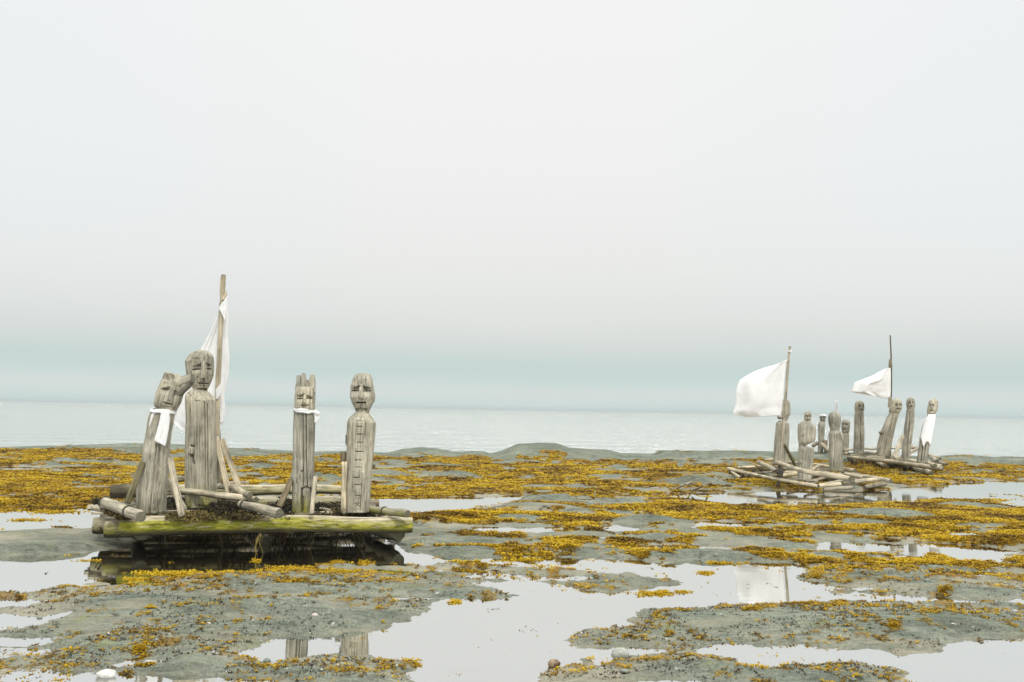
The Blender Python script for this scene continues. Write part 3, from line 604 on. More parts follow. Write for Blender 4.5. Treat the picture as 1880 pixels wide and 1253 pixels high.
    return mesh(name, W_, f, mat, parent=parent, attrs={'gc': G, 'carve': np.concatenate([cv.ravel(), z_]), 'moss': np.concatenate([mo.ravel(), z_]), 'wet': np.full(len(W_), float(wet))})
def nose(parent, vw, top, bot, Y, yf, pr, mat=M_fig):
    """wedge: top (x0,x1,y), bottom (x0,x1,y), front face depth yf, pr = how far the tip stands out"""
    q = []
    for (x0, x1, y), p in ((top, pr*.35), (bot, pr)):
        for x, s in ((x0, 0), (x1, 0)):
            a, b = vw.p(x, y); q.append(at_y(a, b, yf+.03))
        w_ = (x1-x0)*.14
        for x in (x0+w_, x1-w_):
            a, b = vw.p(x, y); q.append(at_y(a, b, yf-p))
    F = [[0, 2, 3, 1], [4, 5, 7, 6], [0, 4, 6, 2], [1, 3, 7, 5], [2, 6, 7, 3], [0, 1, 5, 4]]
    V = np.array(q); o = mesh('nose', V, [F], mat, parent=parent, smooth=False, attrs={'gc': V*np.array([1, 1, 1])})
    b = o.modifiers.new('bevel', 'BEVEL'); b.width = .004; b.segments = 2
    return o
def PP(vw, zx, zy, Y=None, z=None):
    a, b = vw.p(zx, zy); return at_y(a, b, Y) if Y is not None else at_z(a, b, z)
def rpx(v, P): return v*P[1]/FPX
def cloth(name, label, left, right, Y, folds=5, amp=.05, vw=None, n=40, m=46, group=None, gather=0, parent=None, seed=0, loc=None, billow=0, slant=0, thick=.004):
    """cloth sheet between two traced edges (top to bottom)"""
    def rs(pl, k):
        pl = np.array([vw.p(*p) if vw else p for p in pl], float); d = np.concatenate([[0], np.cumsum(np.hypot(*np.diff(pl, axis=0).T))]); t = np.linspace(0, d[-1], k)
        return np.stack([np.interp(t, d, pl[:, 0]), np.interp(t, d, pl[:, 1])], -1)
    Lp, Rp = rs(left, n), rs(right, n); V = []
    for i in range(n):
        for j in range(m):
            u = j/(m-1); v = i/(n-1); p = Lp[i]*(1-u)+Rp[i]*u
            w_ = min(1, v*3+.1) if gather else 1
            ph = (u*folds+.35*float(vn(np.array(v*3+seed), np.array(u*2.), seed)))*2*np.pi
            dy = amp*w_*(.6*math.sin(ph)+.4*math.sin(ph*2.3+v*3+seed))*(.4+.6*v)+billow*math.sin(u*np.pi)*math.sin(.3+v*2.4)+slant*(1-u)
            dy += amp*.8*(float(fbm(np.array(u*4+seed), np.array(v*4.), 3, seed))-.5)
            V.append(at_y(p[0], p[1], Y+dy))
    V = np.array(V); base = loc if loc is not None else V[V[:, 2].argmin()]
    o = mesh(name, V, gridfaces(n, m), M_cloth, parent=parent, loc=base)
    s = o.modifiers.new('thickness', 'SOLIDIFY'); s.thickness = thick; s.offset = 0
    if label: tag(o, label, 'flag' if 'flag' in name else 'cloth', group)
    return o
# ================================================================== RAFT NEAR
FL = at_z(222, 966, .31); FR = at_z(757, 962, .31); BL = at_z(205, 903, .34); BR = at_z(668, 894, .34)
base = (FL+FR+BL+BR)/4; base[2] = 0
raft = thing('driftwood_raft', 'large mossy log raft in the left foreground over a dark rock pool', 'raft', base, 'driftwood rafts stranded on the tidal rocks')
log(raft, FL, FR, rpx(15.5, FL), rpx(14, FR), M_log, moss=1.7, bend=.008, seg=90, nseg=32, wet_undershade=.95, rough=.12, label='long front log with bright green moss along its side')
side = BL-FL; along = (FR-FL)/np.linalg.norm(FR-FL)
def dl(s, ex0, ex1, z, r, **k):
    k.setdefault('wet_undershade', .95); k.setdefault('rough', .14)
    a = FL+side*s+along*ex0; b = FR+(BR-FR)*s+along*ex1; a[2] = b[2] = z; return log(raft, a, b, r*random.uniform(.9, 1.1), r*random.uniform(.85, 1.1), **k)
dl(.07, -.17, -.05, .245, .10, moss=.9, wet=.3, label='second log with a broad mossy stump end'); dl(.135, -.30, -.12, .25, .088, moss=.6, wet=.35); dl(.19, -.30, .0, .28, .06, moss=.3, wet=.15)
dl(.245, -.22, -.1, .23, .075, wet=.55); dl(.30, -.2, .02, .22, .065, wet=.6); dl(.375, -.1, -.15, .20, .07, wet=.65); dl(.46, -.2, 0, .19, .06, wet=.65); dl(.54, -.1, -.1, .20, .075, wet=.6); dl(.62, -.15, 0, .20, .07, wet=.6); dl(.70, -.15, 0, .21, .06, wet=.6)  # inner logs lie low, wet and dark, painting shade into the deck gaps
a = at_z(250, 920, .30); b = at_z(626, 921, .32); log(raft, a, b, .09, .10, moss=.6, wet_undershade=.9, wet=.12, rough=.16)
a = at_z(203, 903, .36); b = at_z(628, 899, .36); log(raft, a, b, .115, .075, M_log, moss=.5, wet_undershade=1, wet0=.9, bend=.01, label='long rear log with a dark stump end')
log(raft, at_z(300, 884, .42), at_z(352, 879, .44), .045, .04, M_brown)
def runner(px, py, r, z=.115, bk=1.0, **k):
    a = at_z(px, py, z); b = a+side*bk; b[2] = z-.02; return log(raft, a, b, r, r*.9, M_log, name='runner', wet=.6, moss=.5, wet_undershade=.9, bend=.02, **k)  # wet tone here also paints the shade below the deck
runner(260, 990, .095, z=.14); runner(496, 984, .08, bk=.95, rough=.2); runner(730, 986, .10, z=.14, bk=.9, rough=.3, label='knobbly right runner log with a rounded end'); 
# cross logs lying on the deck
a, b = PP(V4, 285, 350, z=.52), PP(V4, 655, 482, z=.505); t1 = log(raft, a, b, rpx(10, a), rpx(10.5, b), M_grey, bend=.01, label='pale cross log lashed over the front left corner')
ring(t1, a+(b-a)*.70, b-a, rpx(11, b)); ring(t1, a+(b-a)*.03, b-a, rpx(11, a), wires=2)
a, b = PP(V5, 10, 345, z=.53), PP(V5, 388, 432, z=.505); t2 = log(raft, a, b, rpx(7.5, a), rpx(10, b), M_grey, bend=.01, label='pale cross log ending above the middle of the front log'); ring(t2, a+(b-a)*.12, b-a, rpx(9, a))
log(raft, PP(V4, 900, 205, z=.62), PP(V4, 1830, 320, z=.60), rpx(6, [0, 12]), rpx(6.5, [0, 11.5]), M_log, bend=.008)
a, b = PP(V4, 1440, 165, z=.62), PP(V4, 1780, 280, z=.66); t3 = log(raft, a, b, .04, .042, M_grey); ring(t3, a+(b-a)*.05, b-a, .048)
a, b = PP(V5, 1180, 385, z=.46), PP(V5, 1612, 436, z=.47); t4 = log(raft, a, b, .045, .052, M_grey, moss=.8, wet_undershade=.5); ring(t4, a+(b-a)*.5, b-a, .054, wires=2)
plank(raft, PP(V4, 1540, 150, z=.45), PP(V4, 1755, 145, z=.45), .05, .03)
plank(raft, PP(V4, 160, 455, z=.40), PP(V4, 560, 462, z=.41), .05, .03, M_log, face=(0, 0, 1)); plank(raft, PP(V4, 700, 495, z=.41), PP(V4, 1190, 505, z=.41), .09, .03, M_log, face=(0, 0, 1)); plank(raft, PP(V4, 880, 440, z=.42), PP(V4, 1200, 440, z=.42), .10, .03, M_grey, face=(0, 0, 1))
log(raft, PP(V5, 470, 440, z=.37), PP(V5, 1480, 452, z=.375), .048, .042, M_log, moss=.6); log(raft, PP(V5, 770, 395, z=.41), PP(V5, 960, 420, z=.40), .03, .025, M_grey)
for (x0, y0, x1, y1, z) in [(320, 400, 120, 400, .42), (170, 400, 330, 425, .43)]:
    log(raft, PP(V4, x0, y0, z=z), PP(V4, x1, y1, z=z), .035, .04, M_grey)
# ---- figures of the near raft
gfig = 'carved driftwood figures standing on the rafts'
YA = 11.5
def fbase(vw, zx, zy, Y): return PP(vw, zx, zy, Y=Y)
f1 = thing('carved_figure', 'leaning carved figure with raised hand at its brow and white cloth at its neck', 'carved figure', fbase(V2, 226, 1180, YA), gfig)
b1r = [(445, 240, 392), (470, 222, 390), (500, 212, 384), (600, 197, 366), (700, 178, 356), (800, 164, 350), (870, 150, 346), (900, 143, 343), (1000, 133, 336), (1100, 125, 330), (1180, 128, 326)]
carved('body', f1, V2, b1r, YA, [('line', 262, 690, 215, 1165, 7, .028), ('line', 282, 690, 245, 1165, 9, .03), ('line', 296, 560, 262, 1165, 5, .022), ('line', 230, 760, 222, 900, 3, .014), ('line', 205, 640, 180, 1000, 3, .01)], dr=.8, ex_=2.9, moss=.12)
h1r = [(176, 335, 372), (188, 322, 420), (205, 314, 446), (240, 300, 470), (290, 280, 466), (340, 262, 446), (390, 252, 432), (415, 254, 420), (435, 275, 408), (455, 305, 398)]
h = carved('head', f1, V2, h1r, YA, [('socket', 325, 285, 34, 55, 0.030600000000000002, -1), ('socket', 418, 315, 34, 55, 0.030600000000000002, 1), ('line', 300, 290, 342, 296, 4, .05), ('line', 392, 318, 425, 336, 4, .05), ('line', 316, 388, 366, 402, 5, .04), ('pit', 388, 436, 22, 16, .03),
    ('line', 365, 180, 330, 262, 4, .012), ('line', 345, 190, 318, 250, 3, .012), ('line', 385, 195, 385, 270, 3, .01)], dr=.85, ex_=2.7, rough=.05, topdome=.25, deeper=.11)
nose(h, V2, (362, 384, 272), (338, 370, 372), YA, YA-.115, .034)
pa, pb = PP(V2, 392, 262, Y=YA-.03), PP(V2, 527, 212, Y=YA-.06); log(h, pa, pb, rpx(17, pa)*.8, rpx(9.5, pb), M_fig, name='raised_hand', rough=.13, bend=.03)
pa, pb = PP(V2, 400, 330, Y=YA-.02), PP(V2, 500, 236, Y=YA-.05); log(h, pa, pb, rpx(10, pa), rpx(10, pb), M_fig, name='forearm', rough=.1)
log(f1, PP(V2, 158, 818, Y=11.35), PP(V2, 48, 1108, Y=11.15), .038, .042, M_brown, name='brace', moss=.3, bend=.03); plank(f1, PP(V2, 362, 790, Y=11.42), PP(V2, 446, 1205, Y=10.9), .07, .035, M_grey, name='brace'); plank(f1, PP(V2, 338, 940, Y=11.7), PP(V2, 468, 1165, Y=11.5), .07, .035, M_grey, name='brace')
YB = 12.6
f2 = thing('carved_figure', 'tallest carved figure, broad square shoulders and a big knot low on its chest', 'carved figure', fbase(V2, 585, 1135, YB), gfig)
b2r = [(300, 515, 615), (318, 492, 640), (345, 478, 664), (372, 479, 681), (500, 484, 682), (680, 481, 685), (760, 477, 687), (900, 477, 689), (1000, 480, 690), (1140, 484, 690)]
carved('body', f2, V2, b2r, YB, [('line', 608, 385, 616, 1090, 6, .03), ('line', 628, 400, 634, 1090, 5, .03), ('line', 512, 700, 530, 705, 10, .03), ('pit', 515, 738, 26, 36, -.03), ('pit', 514, 735, 13, 15, .03), ('line', 520, 765, 528, 830, 9, .035),
    ('line', 500, 400, 505, 640, 3, .01), ('line', 560, 400, 560, 560, 3, .01), ('line', 492, 320, 545, 385, 3, .015), ('line', 545, 385, 575, 375, 3, .015), ('line', 660, 400, 662, 900, 3, .01)], dr=.8, ex_=3.2, moss=.9)
h2r = [(16, 555, 622), (26, 530, 640), (45, 505, 660), (62, 494, 668), (95, 476, 671), (130, 480, 671), (190, 486, 668), (235, 500, 655), (265, 515, 642), (290, 530, 630), (324, 548, 618)]
h = carved('head', f2, V2, h2r, YB, [('pit', 548, 95, 36, 36, .022), ('socket', 556, 118, 34, 66, 0.0405, -1), ('socket', 648, 118, 30, 66, 0.0405, 1), ('line', 524, 152, 575, 148, 5, .06), ('line', 622, 148, 668, 150, 5, .06), ('line', 566, 250, 636, 252, 6, .045), ('line', 602, 215, 602, 285, 3, .03), ('rect', 560, 288, 625, 330, .055), ('line', 632, 40, 632, 120, 3, .02), ('line', 515, 282, 545, 316, 3, .02)], dr=.9, ex_=2.5, rough=.04, topdome=.12)
nose(h, V2, (584, 612, 92), (578, 618, 212), YB, YB-.165, .036)
YC = 11.9
f3 = thing('carved_figure', 'slim carved figure with upright fingers over its forehead and a pale neckband', 'carved figure', fbase(V3, 305, 1170, YC), gfig)
b3r = [(385, 256, 405), (420, 252, 408), (500, 250, 408), (600, 247, 406), (760, 244, 402), (850, 240, 400), (895, 226, 400), (925, 228, 397), (960, 238, 394), (1050, 238, 382), (1170, 238, 372)]
carved('body', f3, V3, b3r, YC, [('line', 320, 418, 320, 985, 5, .035), ('line', 340, 418, 346, 880, 5, .035), ('line', 302, 855, 318, 870, 4, .03), ('line', 308, 990, 308, 1168, 9, .05), ('line', 375, 985, 378, 1168, 9, .05), ('line', 310, 995, 342, 975, 6, .04), ('line', 342, 975, 374, 995, 6, .04), ('rect', 318, 1050, 325, 1165, .03), ('line', 345, 870, 352, 975, 4, .03)], dr=.85, ex_=3.0, moss=1.1)
h3r = [(215, 268, 410), (235, 262, 411), (300, 256, 411), (370, 256, 410), (392, 258, 405)]
h = carved('head', f3, V3, h3r, YC, [('socket', 300, 275, 30, 60, 0.03150000000000001, -1), ('socket', 367, 285, 26, 52, 0.03150000000000001, 1), ('line', 275, 302, 312, 302, 4, .045), ('line', 345, 300, 385, 300, 4, .045), ('line', 303, 353, 352, 354, 5, .035), ('line', 352, 354, 358, 350, 3, .02), ('pit', 328, 368, 26, 10, .012)], dr=.85, ex_=2.8, topdome=.02)
nose(h, V3, (322, 338, 270), (316, 344, 336), YC, YC-.142, .026)
for (x, w_, tp, lean_) in [(286, 22, 124, 2), (324, 23, 108, 0), (353, 15, 160, 0), (390, 25, 120, 2)]:
    a, b = PP(V3, x-2, 255, Y=YC-.02), PP(V3, x+lean_, tp, Y=YC); log(h, a, b, rpx(w_*1.12/V3.k, a), rpx(w_*.72/V3.k, b), M_fig, name='finger', rough=.12, bend=.02)
log(f3, PP(V3, 228, 920, Y=11.8), PP(V3, 138, 1128, Y=11.7), .036, .04, M_brown, name='brace'); plank(f3, PP(V3, 416, 900, Y=11.75), PP(V3, 384, 1182, Y=11.45), .052, .03, M_log, name='brace')
YD = 11.95
f4 = thing('carved_figure', 'carved figure at the right end of the raft with a ladder cut down its front', 'carved figure', fbase(V3, 738, 1170, YD), gfig)
b4r = [(385, 722, 818), (408, 722, 822), (420, 706, 832), (450, 672, 850), (486, 658, 876), (600, 652, 868), (700, 655, 858), (850, 652, 846), (1000, 651, 836), (1170, 650, 824)]
ft = [('rect', 724, 470, 796, 690, .012), ('rect', 714, 690, 786, 860, .012), ('rect', 704, 860, 772, 1165, .010), ('line', 742, 1108, 742, 1060, 3, .03), ('line', 726, 1060, 726, 1105, 3, .02), ('line', 714, 1045, 714, 1165, 4, .02), ('line', 756, 1045, 756, 1165, 4, .03), ('line', 712, 1107, 756, 1107, 4, .03), ('line', 720, 1130, 734, 1114, 3, .03), ('line', 734, 1114, 750, 1130, 3, .03),
      ('line', 690, 480, 700, 1100, 3, .008), ('line', 800, 480, 790, 900, 3, .01), ('line', 826, 520, 815, 900, 2, .008)]
for y, x0, x1 in [(515, 732, 772), (575, 732, 772), (637, 732, 775), (708, 716, 774), (773, 718, 766), (828, 718, 764), (908, 704, 750), (963, 712, 758), (1045, 712, 756)]:
    ft += [('line', x0, y, x1, y, 4, .034), ('line', x0, y, x0, y-22, 2, .016), ('line', x1, y, x1, y-22, 2, .016)]
carved('body', f4, V3, b4r, YD, ft, dr=.75, ex_=2.8)
h4r = [(112, 738, 828), (120, 722, 838), (150, 702, 850), (200, 687, 860), (255, 684, 868), (290, 682, 870), (320, 690, 862), (350, 702, 850), (375, 714, 838), (392, 722, 828), (410, 724, 826)]
h = carved('head', f4, V3, h4r, YD, [('socket', 722, 215, 32, 75, 0.036000000000000004, -1), ('socket', 808, 215, 34, 75, 0.036000000000000004, 1), ('line', 698, 241, 746, 241, 5, .05), ('line', 780, 243, 834, 243, 5, .05), ('line', 782, 222, 806, 240, 5, .05), ('line', 730, 331, 795, 333, 8, .05), ('line', 758, 345, 758, 380, 1.5, .022), ('rect', 728, 378, 806, 414, .05), ('line', 730, 130, 735, 200, 3, .014), ('line', 800, 135, 795, 200, 3, .014), ('line', 765, 120, 762, 190, 3, .012)], dr=.9, ex_=2.5, topdome=.08)
nose(h, V3, (750, 772, 212), (742, 788, 297), YD, YD-.165, .034)
log(h, PP(V3, 864, 262, Y=YD), PP(V3, 862, 330, Y=YD), .016, .012, M_fig, name='ear', rough=.1); log(h, PP(V3, 688, 262, Y=YD), PP(V3, 690, 310, Y=YD), .014, .012, M_fig, name='ear', rough=.1)
plank(f4, PP(V3, 637, 785, Y=YD-.08), PP(V3, 630, 1162, Y=YD-.1), .068, .04, M_log, name='brace'); log(f4, PP(V3, 628, 708, Y=YD-.0), PP(V3, 626, 785, Y=YD), .036, .036, M_brown, name='brace_block', rough=.1)
log(f4, PP(V3, 838, 825, Y=YD+.05), PP(V3, 868, 815, Y=YD+.1), .028, .02, M_brown, name='peg'); log(f4, PP(V3, 652, 580, Y=YD), PP(V3, 650, 655, Y=YD), .012, .01, M_brown, name='bark_strip')
# ---- mast and flag of the near raft
YM = 13.15
mb = PP(V2, 705, 960, Y=YM)
m1 = thing('mast', 'tall forked-tip driftwood mast behind the tallest figure', 'mast', mb, 'masts of the rafts')
V1 = View(220, 480, 5.22)
log(m1, None, None, .036, .034, M_grey, name='pole', pts=[mb, PP(V1, 938, 1200, Y=YM), PP(V1, 960, 740, Y=YM), PP(V1, 975, 500, Y=YM), PP(V1, 990, 300, Y=YM), PP(V1, 995, 128, Y=YM)], bend=.003, rough=.26)
log(m1, PP(V1, 1000, 370, Y=YM-.03), PP(V1, 1022, 288, Y=YM-.03), .03, .012, M_log, name='snag', rough=.2); log(m1, PP(V1, 972, 330, Y=YM), PP(V1, 972, 150, Y=YM), .022, .018, M_log, name='splinter', rough=.4)
log(m1, PP(V2, 705, 965, Y=YM+.05), PP(V2, 706, 595, Y=YM+.05), .045, .042, M_brown, name='heel_post')
plank(m1, PP(V2, 692, 640, Y=YM-.08), PP(V2, 786, 1050, Y=YM-.5), .072, .035, M_log, name='brace'); plank(m1, PP(V2, 735, 655, Y=YM+.05), PP(V2, 864, 1022, Y=YM-.2), .075, .035, M_log, name='brace')
cloth('white_flag', 'limp white flag hanging long and narrow behind the tallest figure', [(403, 568), (388, 604), (366, 645), (345, 695), (330, 735), (318, 776), (330, 789), (347, 797)], [(417, 544), (419, 580), (418, 610), (421, 655), (420, 690), (412, 722), (413, 760), (409, 777)], YM+.12, folds=2, amp=.022, n=60, m=50, group='white flags on the masts', seed=3, billow=.05)
cloth('cloth_wrap', 'white cloth twist knotted around the upper part of the near mast', [(401, 566), (404, 571)], [(417, 544), (414, 592)], YM-.05, folds=2, amp=.012, n=16, m=16, seed=5, thick=.006)
cloth('cloth_tie', 'small white cloth tie on the near mast behind the tallest head', [(396, 716), (397, 726), (397, 733)], [(409, 700), (408, 718), (400, 734)], YM-.05, folds=1, amp=.01, n=14, m=12, seed=6, thick=.006)
# ---- cloths on figures
def band(parent, vw, rows, Y, dr, hw_off, yT, yB, label, name, ex_=2.8, n=10, loc=None, wob=.0, tilt=0):
    """cloth band wrapped round a traced outline"""
    rows = sorted(rows); V = []; m = 44
    for i in range(n):
        zy = yT+(yB-yT)*i/(n-1); l_ = np.interp(zy, [r[0] for r in rows], [r[1] for r in rows]); r_ = np.interp(zy, [r[0] for r in rows], [r[2] for r in rows])
        a = PP(vw, l_, zy, Y=Y); b = PP(vw, r_, zy, Y=Y); C = (a+b)/2; hw = (b[0]-a[0])/2+hw_off
        for j in range(m):
            th = 2*np.pi*j/m; c, s = math.cos(th), math.sin(th)
            fo = 1+.05*math.sin(th*9+zy*.02)*(n > 20)
            V.append((C[0]+fo*hw*np.sign(c)*abs(c)**(2/ex_), C[1]+fo*(hw*dr+hw_off)*np.sign(s)*abs(s)**(2/ex_), C[2]-(n > 20)*(i/n)**3*(.16*abs(math.sin(th*1.5+1))+.10*math.sin(th*5))+wob*math.sin(th*3+i)+tilt*c+.004*math.sin(th*7)))
    V = np.array(V); o = mesh(name, V, gridfaces(n, m, True), M_cloth, parent=parent, loc=V.mean(0) if parent is None else None)
    s_ = o.modifiers.new('thickness', 'SOLIDIFY'); s_.thickness = .006; s_.offset = 0
    if label: tag(o, label, 'cloth')
    return o
nc1 = band(None, V2, b1r, YA, .85, .010, 440, 462, 'white cloth tied at the neck of the leaning figure, its end hanging down', 'neck_cloth', wob=.004, tilt=-.015)
cloth('hanging_end', None, [(300, 436), (285, 520), (262, 610), (246, 665), (300, 688)], [(357, 440), (358, 520), (348, 600), (330, 690), (325, 705)], YA-.165, folds=2, amp=.014, vw=V2, n=30, m=22, parent=nc1, seed=8)
cloth('back_end', None, [(250, 440), (225, 480), (210, 560)], [(300, 450), (250, 470), (214, 566)], YA-.12, folds=1, amp=.01, vw=V2, n=16, m=10, parent=nc1, seed=9)
nc2 = band(None, V3, [(370, 256, 408), (430, 254, 407)], YC, .9, .010, 382, 408, 'off-white band knotted around the neck of the slim figure', 'neckband', wob=.006, tilt=-.012)
log(nc2, PP(V3, 400, 398, Y=YC-.1), PP(V3, 442, 420, Y=YC-.1), .022, .028, M_cloth, name='knot', rough=.3); cloth('band_end', None, [(402, 420), (408, 450), (404, 485)], [(445, 420), (445, 450), (425, 488)], YC-.1, folds=2, amp=.01, vw=V3, n=12, m=10, parent=nc2, seed=11)
# ---- seaweed lying on and hanging from the near raft
pts = []; ton = []
for (zx, zy, z, hx, hy, k, tn) in [(230, 340, .46, 60, 30, 260, .25), (400, 440, .44, 120, 25, 200, .5), (1200, 475, .44, 260, 35, 900, .72), (1500, 400, .46, 170, 60, 900, .22), (1100, 330, .36, 500, 40, 900, .12), (1700, 480, .43, 200, 25, 300, .5), (980, 400, .42, 110, 40, 300, .15), (1250, 360, .40, 170, 30, 300, .2), (720, 470, .42, 100, 18, 120, .5), (480, 480, .44, 90, 20, 160, .45)]:
    for _ in range(k):
        p = PP(V4, zx+random.gauss(0, .45)*hx, zy+random.gauss(0, .45)*hy, z=z); p[2] = z-.05+random.random()*.06; pts.append(p); ton.append(tn+random.gauss(0, .18))
for (zx, zy, z, hx, hy, k, tn) in [(450, 350, .42, 70, 60, 500, .08), (600, 360, .34, 420, 40, 900, .1), (1050, 440, .40, 380, 14, 240, .35), (770, 400, .40, 60, 30, 220, .1), (100, 440, .42, 120, 30, 200, .4), (450, 440, .43, 60, 15, 80, .4), (930, 400, .43, 40, 20, 80, .6)]:
    for _ in range(k):
        p = PP(V5, zx+random.gauss(0, .45)*hx, zy+random.gauss(0, .45)*hy, z=z); p[2] = z-.05+random.random()*.05; pts.append(p); ton.append(tn+random.gauss(0, .15))
pts = np.array(pts); o = fronds('deck_seaweed', pts, rng.uniform(.02, .055, len(pts)), np.clip(np.array(ton), 0, 1), 7, M_dry, flat=.7); tag(o, 'tangled dark and olive seaweed strewn over the near raft deck', 'seaweed')
def strands(items, name, label):
    V = []; F = []; tn = []
    for (p, ln, t) in items:
        n = 7; b = len(V); wd = random.uniform(.004, .011); a = random.uniform(0, 6.28); q = np.array(p)
        for i in range(n):
            f = i/(n-1); c = q+np.array([.03*math.sin(f*3+a), .03*math.cos(f*2.3+a), -ln*f]); w_ = wd*(1-.4*f)*(1.6 if i % 2 else .8)
            V += [c+np.array([math.cos(a), math.sin(a), 0])*w_, c-np.array([math.cos(a), math.sin(a), 0])*w_]; tn += [t, t]
        for i in range(n-1): F.append((b+2*i, b+2*i+1, b+2*i+3, b+2*i+2))
    o = mesh(name, V, [F], M_dry, attrs={'tone': np.clip(np.array(tn), 0, 1)}, smooth=False); tag(o, label, 'seaweed', kind='stuff'); return o
it = []
for _ in range(2600):  # hanging weed, with extra strands added to darken the gap below
    u = random.random(); cl = .5+.5*math.sin(u*23)+.4*math.sin(u*61)
    if random.random() > .15+.6*cl or u < .10 or u > .90: continue
    s_ = random.random()**1.5*.8; a = FL+(FR-FL)*(.04+.92*u)+(BL-FL)*s_; a[2] = .25-.03*random.random(); it.append((a, random.uniform(.04, .15)*(1+.5*max(cl, 0)), random.gauss(.15, .15)))
for (x, y) in [(475, 982), (476, 984), (474, 985), (477, 980)]:
    a = at_y(x, y, 11.2); it += [(a+np.array([random.uniform(-.03, .03), 0, 0]), .3*random.random(), .95) for _ in range(2)]
for k in range(14): it.append((at_y(178+k*1.7, 965+random.random()*6, 11.4), random.uniform(.05, .14), .3))
strands(it, 'hanging_seaweed', 'dark seaweed strands hanging below the near raft logs')
# ================================================================== RAFT MIDDLE RIGHT
rb = at_z(1485, 880, 0)
raft2 = thing('driftwood_raft', 'low sagging raft of pale crossed poles at the edge of the right pool', 'raft', rb, 'driftwood rafts stranded on the tidal rocks')
R2 = [([(95, 668), (590, 776), (1010, 852)], [.34, .24, .15], 17, 18, {}), ([(575, 607), (900, 700), (1330, 772)], [.62, .55, .44], 19, 27, {}), ([(405, 602), (590, 692)], [.5, .42], 22, 22, {}),
      ([(965, 622), (1380, 687)], [.42, .42], 15, 22, {}), ([(1270, 705), (1740, 793)], [.32, .28], 16, 23, {}), ([(1012, 842), (1232, 822)], [.20, .24], 22, 20, {}), ([(1288, 818), (1362, 790)], [.2, .3], 20, 19, {}), ([(1370, 802), (1640, 770)], [.24, .3], 22, 19, {}),
      ([(1480, 858), (1690, 815)], [.08, .14], 20, 27, dict(wet=.5)), ([(1060, 878), (1350, 860)], [.04, .08], 16, 22, dict(wet=.2)), ([(185, 657), (365, 650)], [.34, .36], 13, 12, {}), ([(128, 695), (212, 758)], [.2, .1], 12, 13, {}),
      ([(282, 594), (425, 643)], [.52, .48], 4, 7, {}), ([(630, 742), (790, 722)], [.26, .3], 23, 20, dict(moss=.5)), ([(640, 706), (790, 702)], [.3, .32], 14, 14, {}), ([(932, 682), (1012, 640)], [.42, .46], 17, 17, {}), ([(1000, 682), (1225, 735)], [.34, .32], 14, 13, dict(moss=.4)),
      ([(1280, 720), (1470, 760)], [.34, .32], 17, 20, {}), ([(460, 580), (545, 574)], [.42, .42], 11, 12, {}), ([(690, 600), (800, 612)], [.34, .34], 12, 12, {}), ([(420, 690), (640, 640)], [.2, .25], 14, 14, dict(wet=.3)), ([(300, 740), (560, 660)], [.12, .2], 14, 14, dict(wet=.4)), ([(700, 800), (1000, 740)], [.12, .2], 15, 14, dict(wet=.3)), ([(900, 830), (1240, 720)], [.1, .2], 15, 14, dict(wet=.3))]
for k_ in range(7):  # added low logs, coloured dark as shade beneath the raft
    u_ = k_/6; R2.append(([(230+u_*330, 745-u_*125), (1010+u_*420, 845-u_*110)], [.10, .08], 20, 20, dict(wet=.75)))
for k_ in range(6):  # more added filler logs, darkened to close the deck with shade
    u_ = k_/5; R2.append(([(150+u_*900, 700+u_*130), (520+u_*950, 640+u_*110)], [.17, .20], 14, 14, dict(wet=.25)))
for pl, zs, r0, r1, kw in R2:
    P_ = [PP(V8, p[0], p[1], z=z) for p, z in zip(pl, zs)]; log(raft2, None, None, rpx(r0/V8.k, P_[0]), rpx(r1/V8.k, P_[-1]), M_log, pts=P_, bend=.006, nseg=14, seg=24, **kw)
plank(raft2, PP(V8, 690, 775, z=.22), PP(V8, 1005, 792, z=.22), .16, .03, M_grey, face=(0, 0, 1))
P_ = PP(V8, 600, 705, z=.45)
for k in range(3):
    ring(raft2, P_+np.array([.05*k, 0, -.02*k]), (1, -.3, -.1), .09, wires=3)
pts = [PP(V8, 380+random.gauss(0, 90), 668+random.gauss(0, 12), z=.26) for _ in range(260)]+[PP(V8, 600+random.gauss(0, 18), 690+random.gauss(0, 18), z=.42) for _ in range(120)]
pts = np.array(pts); o = fronds('deck_seaweed', pts, rng.uniform(.04, .09, len(pts)), np.clip(rng.normal(.5, .25, len(pts)), 0, 1), 6, M_dry); tag(o, 'olive seaweed clumps on the left deck of the middle raft', 'seaweed')
mp2 = PP(V6, 425, 1122, Y=22.0)
m2_ = thing('mast', 'grey mast at the pool edge carrying the big square flag', 'mast', mp2, 'masts of the rafts')
log(m2_, None, None, .036, .028, M_grey, name='pole', pts=[PP(V6, 443, 945, Y=22), PP(V6, 468, 600, Y=22), PP(V6, 500, 190, Y=22), PP(V6, 511, 102, Y=22)], bend=.002, rough=.1, label='squared grey pole')
log(m2_, mp2-np.array([0, 0, .08]), PP(V6, 440, 930, Y=22.02), .045, .055, M_brown, name='heel_post', wet=.4, rough=.15); ring(m2_, PP(V6, 508, 135, Y=22), (0, 0, 1), .05, M_cloth, 'rope_knot', 2, .01)
log(m2_, PP(V6, 470, 810, Y=22.1), PP(V6, 552, 960, Y=22.4), .035, .04, M_brown, name='brace', moss=.4)
cloth('white_flag', 'big square white flag billowing left from the leaning mast of the middle raft', [(400, 238), (330, 255), (250, 285), (190, 318), (150, 345), (132, 385), (122, 430), (120, 500), (118, 530), (98, 580), (130, 600), (200, 611)], [(494, 196), (484, 230), (478, 290), (470, 360), (465, 430), (458, 500), (452, 560), (445, 602)], 21.95, folds=1.5, amp=.028, vw=V6, n=50, m=60, group='white flags on the masts', seed=21, billow=-.35, slant=-.25)
